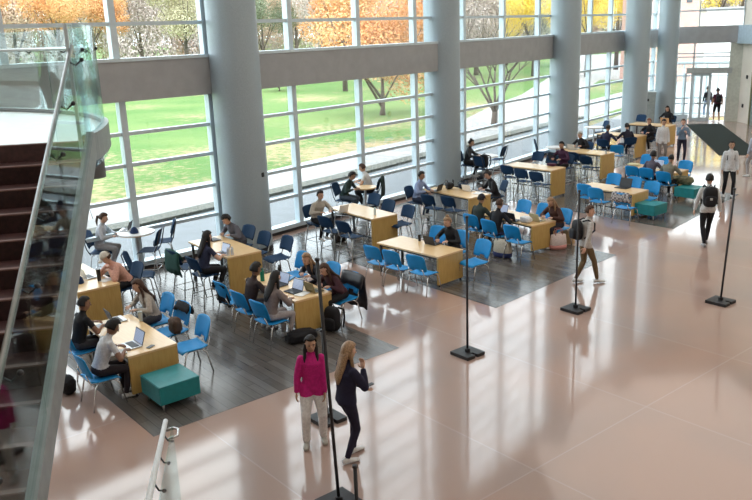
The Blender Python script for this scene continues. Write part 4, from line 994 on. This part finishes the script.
P_['w2'] = person('man in a white sweater and black trousers walking away', 705, 246, 0, 0, (.56, .56, .56), BLK, m_skinA, ('short', None), S=1.10, pose='stand', absyaw=-14, lean=3, hp=4, vox=.014, loose=1.04, wide=.96, hands=[(-.28, .10, .84), (.27, -.02, .84)], feet=[(-.05, -.16, .10), (.05, .24, .085)], shoe=(.28, .28, .3), hem=.1)
P_['w3'] = person('man in a white hoodie with black straps walking toward the camera', 727, 197, 0, 0, (.58, .60, .62), BLK, m_skinC, ('short', None), S=1.09, pose='stand', absyaw=172, lean=2, hp=8, vox=.016, loose=1.08, hem=.12, feet=[(-.10, .14, .085), (.10, -.08, .085)], wide=.9, hands=[(-.22, .10, .83), (.22, .04, .83)])
P_['d1'] = person('man in a maroon shirt and black shorts walking out through the door', 716, 121.5, 0, 0, (.07, .012, .03), BLK, m_skinC, ('short', None), S=1.10, pose='stand', absyaw=-8, lean=3, sleeve=.45, legs_bare=True, feet=[(-.09, .18, .085), (.09, -.18, .11)], loose=1.1)
P_['d2'] = person('man in a black jacket and blue jeans beyond the glass doors', 706.5, 117, 0, 0, BLK, (.16, .22, .36), m_skinC, ('short', None), S=1.06, pose='stand', absyaw=5, lean=3, feet=[(-.09, .14, .085), (.09, -.12, .10)])
P_['s1'] = person('standing person in a white hoodie and grey trousers facing the camera', 661, 164, 0, 0, (.58, .59, .60), (.20, .18, .17), m_skinC, ('short', None), S=1.08, pose='stand', absyaw=175, lean=2, hp=14, loose=1.12, hem=.12, wide=.9, hands=[(-.22, .10, .83), (.22, .06, .83)])
P_['s2'] = person('standing person in a blue shirt with hands raised to the chin', 680.5, 163, 0, 0, (.16, .24, .34), (.02, .02, .04), m_skinA, ('buzz', m_hairB), S=1.06, pose='stand', absyaw=165, lean=2, hp=8, hands=[(-.12, .26, 1.22), (.08, .22, 1.34)])
P_['s3'] = person('person in a pale blue shirt cut by the right edge of the photo', 752, 177, 0, 0, (.36, .40, .48), (.33, .32, .33), m_skinA, ('short', mat('auburn_hair', (.22, .08, .04), .5, var=.3, scale=50)), S=1.04, pose='stand', absyaw=30, lean=2, feet=[(-.09, .12, .085), (.09, -.12, .10)])
# ------------------------------------------------------------------ small things
def laptop(px, py, z, rel, lab, body=None, lit=True, open_=108, s=1.0):
    body = body or m_silver; p = at(px, py, z); t = thing('laptop', lab, 'laptop', (p.x, p.y, z + .006), YAW + math.radians(rel), 'open laptops')
    MB().rbox((0, 0, .008), (.33 * s, .23 * s, .016), .004).build('base', body, t)
    MB().box((0, .02 * s, .0168), (.28 * s, .12 * s, .002)).build('keyboard', m_black, t)
    a = math.radians(open_ - 90); R = Matrix.Rotation(-a, 3, 'X'); c = V3(0, .115 * s, .012) + R @ V3(0, 0, .112 * s)
    sc = MB().rbox(c, (.33 * s, .010, .22 * s), .004, m=R).build('screen', m_dark if lit and body is m_silver else body, t)
    MB().box(c + R @ V3(0, -.0062, 0), (.305 * s, .002, .195 * s), m=R).build('display', m_screen if lit else m_black, sc)
    return t
def bottle(px, py, z, lab, col, r=.036, h=.22, capc=(.02, .02, .02)):
    p = at(px, py, z); t = thing('bottle', lab, 'bottle', (p.x, p.y, z + .004), 0)
    MB().cyl((0, 0, 0), r, h * .75, 18).cyl((0, 0, h * .75), r, h * .12, 18, r * .6).build('body', mat('bottle_body', col, .25), t)
    MB().cyl((0, 0, h * .87), r * .62, h * .13, 18).build('cap', mat('bottle_cap', capc, .4), t); return t
def cup(px, py, z, lab, col, r=.04, h=.12):
    p = at(px, py, z); t = thing('cup', lab, 'cup', (p.x, p.y, z + .004))
    MB().cyl((0, 0, 0), r * .8, h, 18, r).build('body', mat('cup_body', col, .4), t); MB().cyl((0, 0, h), r * 1.06, .012, 18).build('lid', mat('cup_lid', [c * .7 for c in col], .4), t)
def flat(name, px, py, z, rel, dims, lab, cat, col, rough=.7):
    p = at(px, py, z); o = MB().rbox((0, 0, dims[2] / 2), dims, .002).build(name, mat(name, col, rough)); o.location = (p.x, p.y, z + .004); o.rotation_euler = (0, 0, YAW + math.radians(rel)); tag(o, lab, cat); return o
def lump(name, px, py, z, dims, lab, cat, col, rel=0, seed=0, amp=.12):
    p = at(px, py, z); tb = bmesh.new(); bmesh.ops.create_icosphere(tb, subdivisions=4, radius=1)
    for v in tb.verts:
        q = v.co.copy(); k = 1 + amp * noise.noise(q * 2.2 + Vector((seed, 0, 0))) + amp * .5 * noise.noise(q * 6 + Vector((seed, 3, 0)))
        sg = lambda a: math.copysign(abs(a) ** .7, a); v.co = V3(sg(q.x) * dims[0] / 2 * k, sg(q.y) * dims[1] / 2 * k, max(-.46, sg(q.z) * .5 * k) * dims[2])
    m = MB(); m.merge(tb); o = m.build(name, cm(col, name='fabric') if isinstance(col, tuple) else col); o.location = (p.x, p.y, z + .46 * dims[2] + .004); o.rotation_euler = (0, 0, YAW + math.radians(rel)); tag(o, lab, cat); return o
def backpack(loc, rz, lab, col=BLK, s=1.0, tilt=0, patch=None, reach=.19):
    t = thing('backpack', lab, 'backpack', loc, rz); t.rotation_euler = (tilt, 0, rz); t.scale = (s, s, s); m = cm(col, .7, 'nylon')
    def bl(name, c, d, seed):
        tb = bmesh.new(); bmesh.ops.create_icosphere(tb, subdivisions=3, radius=1); sg = lambda a: math.copysign(abs(a) ** .6, a)
        for v in tb.verts: q = v.co; k = 1 + .05 * noise.noise(q * 3 + Vector((seed, 0, 0))); v.co = V3(c[0] + sg(q.x) * d[0] / 2 * k, c[1] + sg(q.y) * d[1] / 2 * k, c[2] + sg(q.z) * d[2] / 2 * k * (1 if q.z < 0 else 1 - .0 * abs(q.x)))
        w = MB(); w.merge(tb); return w.build(name, m, t)
    bl('main_bag', (0, 0, .24), (.31, .19, .46), 1); bl('front_pocket', (0, -.11, .16), (.25, .09, .24), 2)
    for sx in (-1, 1): MB().tube([(sx * .08, .08, .44), (sx * .11, reach * .55, .47 if reach > .2 else .42), (sx * .12, reach, .38), (sx * .13, reach, .22), (sx * .17, .09, .07)], .018, 8).build('strap', m, t)
    MB().tube([(-.04, .03, .46), (0, .03, .51), (.04, .03, .46)], .010, 6).build('handle', m, t)
    if patch: MB().box((0, -.16, .22), (.05, .01, .05)).build('badge', cm(patch), t)
    return t
def on_back(P, lab, s=1.0, patch=None, back=-.20, up=.98):
    o = P_[P]; R = o.rotation_euler.z; loc = o.location + (Matrix.Rotation(R, 3, 'Z') @ V3(0, back, up)) * o.scale.x; return backpack(loc, R, lab, s=s * 1.0, patch=patch, reach=.36)
def drape(chair, name, lab, cat, col, w=.5, front=.2, back=.5, seed=0, z=.9, y=-.30):
    # cloth hung over the top of a chair back, in the chair's own frame
    M4 = Matrix.Translation(chair.location) @ Matrix.Rotation(chair.rotation_euler.z, 4, 'Z'); rows = []
    prof = [(y + .11, z - front), (y + .07, z - front * .5), (y + .035, z - .04), (y, z + .018), (y - .035, z - .03), (y - .05, z - back * .35), (y - .05, z - back * .7), (y - .03, z - back)]
    for j, (yy, zz) in enumerate(prof):
        row = []
        for i in range(10):
            x = -1 + 2 * i / 9; n = noise.noise(V3(x * 3, j * .5, seed)); row.append(V3(x * w / 2 * (1 + .1 * n + (.12 if j > 5 else 0)), yy + .035 * n * (1 if j > 4 else .3), zz + .05 * noise.noise(V3(x * 2, seed, j)) * (1 if j in (0, 6, 7) else .2) - .03 * x * x))
        rows.append(row)
    b = MB(); b.sheet(rows, .035); m = col if not isinstance(col, tuple) else cm(col, name='cloth'); o = b.build(name, m); o.matrix_world = M4; tag(o, lab, cat); return o

T7 = .745; T9 = .985
laptop(131, 346, T7, 0, 'silver laptop with lit screen before the student in white T-shirt', s=1.1)
laptop(118, 320, T7, 178, 'silver laptop opened toward the woman in beige cardigan', s=1.05)
cup(141, 321, T7, 'pale tumbler beside the woman in beige cardigan', (.55, .6, .58), .04, .17)
flat('phone', 150.5, 347, T7, 30, (.075, .15, .01), 'black phone lying on the nearest table', 'phone', (.02, .02, .02), .3)
flat('notebook', 118, 353, T7, -15, (.21, .28, .012), 'white notebook under the hand of the student in white T-shirt', 'notebook', (.75, .75, .74))
flat('tablet', 98, 327, T7, 10, (.2, .27, .012), 'dark tablet before the student in black T-shirt', 'tablet', (.05, .06, .08), .3)
laptop(90, 277, T9, 182, 'silver laptop on the tall table at the stairs', lit=False, s=1.05)
cup(99.5, 281, T9, 'tall black tumbler before the person in pink hoodie', (.015, .015, .015), .045, .24)
flat('paper', 107, 280, T9, 12, (.22, .3, .004), 'sheet of paper under the arms of the person in pink hoodie', 'paper', (.8, .8, .78))
def navycap(px, py, z, lab):
    p = at(px, py, z); t = thing('cap', lab, 'cap', (p.x, p.y, z + .004), .6, 'navy caps left on tables'); m = cm((.012, .03, .09), name='cap_cloth')
    tb = bmesh.new(); bmesh.ops.create_uvsphere(tb, u_segments=20, v_segments=12, radius=1); bmesh.ops.delete(tb, geom=[v for v in tb.verts if v.co.z < -.02], context='VERTS')
    for v in tb.verts: v.co = V3(v.co.x * .10, v.co.y * .12, v.co.z * .15)
    w = MB(); w.merge(tb); w.build('crown', m, t); g = [[V3(x * .075, .11 + yy * .08, .012) for x in (-1, -.5, 0, .5, 1)] for yy in (0, .5, 1)]; b = MB(); b.sheet(g, .006); b.build('brim', m, t)
navycap(79, 283, T9, 'navy cap on the tall table beside the stairs'); navycap(134.5, 233, 1.155, 'navy cap on the round white table by the window')
laptop(125, 230, 1.155, -40, 'silver laptop on the round white table', s=.95)
laptop(213.5, 240, T9, 182, 'dark laptop of the curly haired student by the column', m_dark, s=1.05)
laptop(221, 254, T9, 4, 'silver laptop of the woman in navy T-shirt', s=.95)
bottle(228.5, 256, T9, 'clear water bottle on the column table, left of two', (.62, .64, .66), .035, .2, (.7, .7, .7)); bottle(232.5, 255, T9, 'clear water bottle on the column table, right of two', (.62, .64, .66), .035, .19, (.7, .7, .7))
bottle(262.6, 281, T7, 'tall green bottle on the crowded table', (.005, .20, .12), .045, .28, (.01, .08, .05))
bottle(280, 276, T7, 'black bottle on the crowded table', (.015, .015, .02), .042, .25)
laptop(279, 285, T7, 6, 'laptop with bright screen before the curly haired student', m_dark); laptop(293, 292, T7, 6, 'dark laptop before the woman in pale trousers', m_dark)
flat('paper', 302, 294, T7, 20, (.22, .3, .006), 'white papers at the corner of the crowded table', 'paper', (.8, .8, .78))
flat('folder', 288, 279, T7, 30, (.22, .3, .02), 'blue folder in the middle of the crowded table', 'folder', (.12, .3, .55))
o = laptop(315, 291, T7, 184, 'yellowish laptop shell before the leaning women', mat('khaki_shell', (.22, .19, .09), .5), lit=False, s=.95)
laptop(341, 212, T9, -90, 'white laptop before the student in beige', m_white, s=.95)
bottle(375, 215, T9, 'small clear bottle on the six-stool table', (.55, .62, .62), .033, .2, (.5, .75, .72))
flat('phone', 345.5, 214, T9, 40, (.075, .15, .01), 'black phone near the student in beige', 'phone', (.02, .02, .02), .3)
laptop(433, 244, T7, 186, 'black laptop before the blond woman', m_dark, lit=False); cup(419.5, 241, T7, 'black cup on the long low table', (.015, .015, .015), .04, .15)
laptop(436, 191, T9, -75, 'silver laptop before the man in light blue shirt', s=.95)
laptop(469, 191, T9, 186, 'white laptop lid at the right end of the backpack table', m_white, lit=False, s=.95)
flat('paper', 478, 193.5, T9, 20, (.22, .3, .006), 'white papers at the right end of the backpack table', 'paper', (.8, .8, .8))
def bag_on(px, py, z, lab, rel=0, s=.85, col=BLK): p = at(px, py, z); return backpack(p + V3(0, 0, .004), YAW + math.radians(rel), lab, col, s)
def lying(px, py, z, lab, rel=0, s=.8, col=BLK):
    p = at(px, py, z); t = backpack(p + V3(0, 0, .15 * s), YAW + math.radians(rel), lab, col, s, tilt=PI / 2 * .97); return t
lying(448, 188, T9, 'left black backpack lying on the tall table', 60); lying(460, 188, T9, 'right dark blue backpack lying on the tall table', 80, .7, (.015, .03, .06))
laptop(499.5, 214, T7, 2, 'laptop with bright screen before the student in black and yellow', s=1.05); laptop(513.5, 220.5, T7, 182, 'dark laptop lid on the tote bag table', m_dark, lit=False, s=1.1)
lump('bag', 526, 222.5, T7, (.34, .22, .17), 'white soft bag on the tote bag table', 'bag', (.65, .66, .67), seed=4)
laptop(538, 221, T7, 178, 'pale khaki laptop lid before the person in rust shawl', mat('pale_khaki', (.50, .46, .30), .5), lit=False)
laptop(554.5, 160, T9, 182, 'dark laptop lid before the student in purple', m_dark, lit=False); lump('bag', 551.5, 166, T9, (.36, .22, .10), 'dark red bag on the table before the student in purple', 'bag', (.06, .012, .03), seed=2)
laptop(573, 149.5, T9, 182, 'silver laptop before the grey haired person', lit=False); cup(606, 154, T9, 'small white cup at the end of the tall table by the middle column', (.75, .75, .75), .04, .1)
laptop(622.5, 188, T7, 2, 'laptop with black screen above the plaid jacket', m_dark, lit=False, s=1.25)
lump('scarf', 634, 165.5, T7, (.45, .3, .08), 'crumpled pale yellow scarf on the farthest low table', 'scarf', (.60, .56, .36), seed=6)
laptop(656, 168, T7, 2, 'white laptop on the farthest low table', m_white, s=1.1)
laptop(666.5, 123.5, T9, 184, 'tan laptop lid on the farthest tall table', mat('tan_shell', (.55, .34, .18), .5), lit=False, s=1.3)
# bags on the floor
p = at(333, 331, 0); backpack(p, YAW + .3, 'black backpack on the floor at the crowded table end', s=1.1)
lump('duffel_bag', 302, 341, 0, (.62, .34, .24), 'black duffel bag lying on the floor by the crowded table', 'bag', BLK, rel=80, seed=9)
p = at(289, 338, 0)
def tote(px, py, lab, col, col2, s=1.0, rel=0):
    p = at(px, py, 0); t = thing('tote_bag', lab, 'bag', (p.x, p.y, .004), YAW + math.radians(rel)); m = cm(col, name='canvas')
    loft_ = MB(); loft(loft_, [(V3(0, 0, z * s), V3(1, 0, 0), V3(0, 1, 0), rx * s, ry * s) for z, rx, ry in ((.0, .20, .11), (.03, .23, .13), (.2, .23, .12), (.36, .21, .09), (.40, .20, .05))], 20); loft_.build('body', m, t)
    b = MB(); loft(b, [(V3(0, 0, z * s), V3(1, 0, 0), V3(0, 1, 0), rx * s, ry * s) for z, rx, ry in ((.004, .205, .115), (.03, .236, .136), (.12, .236, .134))], 20); b.build('base_band', cm(col2, name='canvas'), t)
    for sy in (-1, 1): MB().tube([(-.1 * s, sy * .05 * s, .38 * s), (-.08 * s, sy * .06 * s, .55 * s), (.08 * s, sy * .06 * s, .55 * s), (.1 * s, sy * .05 * s, .38 * s)], .010, 6).build('handle', cm(col2, name='canvas'), t)
tote(502.5, 257, 'cream tote bag with navy base on the floor before an empty azure chair', (.50, .47, .40), (.02, .03, .10), 1.15, 10)
tote(558, 249, 'white and pink shopping bag right of the tote bag table', (.60, .50, .48), (.50, .22, .20), 1.0, 60)
def paperbag(px, py, lab):
    p = at(px, py, 0); t = thing('paper_bag', lab, 'bag', (p.x, p.y, .004), YAW + .3)
    MB().prism([(-.16, -.09), (.16, -.09), (.16, .09), (-.16, .09)], 0, .38).build('body', cm((.45, .30, .16), name='kraft_paper'), t)
    for sy in (-1, 1): MB().tube([(-.06, sy * .08, .37), (-.04, sy * .08, .46), (.04, sy * .08, .46), (.06, sy * .08, .37)], .006, 6).build('handle', cm((.45, .30, .16), name='kraft_paper'), t)
paperbag(568, 243, 'brown paper bag on the floor right of the white and pink bag')
lump('bag', 68, 392, 0, (.4, .25, .3), 'black bag on the floor beside the stairs', 'bag', BLK, seed=3)
lump('bag', 339, 241, 0, (.5, .32, .3), 'dark bag on the floor under the six-stool table', 'bag', (.03, .022, .018), seed=5)
lump('bag', 482, 181.5, 0, (.45, .3, .35), 'dark bag on the floor left of the person with hair tied up', 'bag', BLK, seed=7)
# clothes and bags on chairs
def ch(s): return next(o for l, o in CHO.items() if s in l)
drape(ch('black leather jacket'), 'jacket', 'black leather jacket hung on the right end chair of the crowded table', 'jacket', mat('black_leather', (.015, .013, .018), .35), w=.66, front=.25, back=.72, seed=1, z=.95, y=-.33)
drape(ch('draped with a green coat'), 'coat', 'dark green coat hung on a stool at the column table', 'coat', (.02, .07, .06), w=.6, front=.2, back=.55, seed=2, z=1.17, y=-.32)
drape(ch('black jacket and brown bag'), 'jacket', 'black jacket thrown over an azure chair at the nearest table', 'jacket', BLK, w=.46, front=.12, back=.16, seed=3, z=.94, y=-.33)
o = lump('handbag', 176, 333, .5, (.3, .2, .32), 'brown handbag on the azure chair with the black jacket', 'bag', (.09, .06, .045), seed=8)
drape(ch('with a black coat'), 'coat', 'black coat on the leftmost front chair of the crowded table', 'coat', BLK, w=.42, front=.5, back=.06, seed=4, z=.94, y=-.31)
drape(ch('dark green jacket'), 'jacket', 'dark green jacket on the chair of the student in white by the glass', 'jacket', (.015, .03, .028), w=.55, front=.15, back=.65, seed=5, z=1.25, y=-.37)
def plaid():
    m = mat('plaid_cloth', (.35, .33, .32), .8); n = m.node_tree; b = n.nodes['Principled BSDF']; c = n.nodes.new('ShaderNodeTexChecker'); tc = n.nodes.new('ShaderNodeTexCoord'); c.inputs['Scale'].default_value = 16
    c.inputs['Color1'].default_value = (.45, .43, .42, 1); c.inputs['Color2'].default_value = (.13, .12, .13, 1); n.links.new(tc.outputs['Object'], c.inputs['Vector']); n.links.new(c.outputs['Color'], b.inputs['Base Color']); return m
drape(ch('wearing a plaid'), 'jacket', 'grey plaid jacket hung over the azure chair before the black screen', 'jacket', plaid(), w=.56, front=.2, back=.28, seed=6, z=.97, y=-.33)
o = ch('carrying a black backpack'); Rz = o.rotation_euler.z; backpack(o.location + Matrix.Rotation(Rz, 3, 'Z') @ V3(0, 0, .74), Rz, 'black backpack standing on a navy chair by the second round table', s=1.1)
p = at(684, 185, .45); lump('jacket', 682, 184, .45, (.75, .4, .28), 'crumpled camouflage jacket on the farthest ottoman', 'jacket', mat('camouflage', (.05, .06, .03), .9, scale=9, col2=(.22, .20, .12)), seed=11)
# worn backpacks
on_back('w1', 'black backpack worn by the man in brown trousers'); on_back('w2', 'black backpack with a small white badge worn by the man walking away', s=1.15, patch=(.5, .5, .5), back=-.22)
on_back('w3', 'black backpack mostly hidden behind the man in the white hoodie', s=.9); on_back('d1', 'dark backpack of the man leaving through the door', s=.95); on_back('d2', 'black backpack of the man beyond the doors', s=.95)
o = P_['mag']; R = o.rotation_euler.z
tp = o.location + Matrix.Rotation(R, 3, 'Z') @ V3(0, -.22, .90) * .96; backpack(tp, R, 'small purple-black backpack behind the woman in magenta', (.03, .02, .06), .8)
# phone in the hand of the woman in navy
o = P_['nav']; R = o.rotation_euler.z; q = MB().rbox((0, 0, 0), (.075, .15, .009), .003).build('phone', m_black); q.location = o.location + Matrix.Rotation(R, 3, 'Z') @ V3(-.10, .43, .955); q.rotation_euler = (.15, 0, R); tag(q, 'black phone in the outstretched hand of the woman in navy', 'phone')
# yellow print on the black shirt
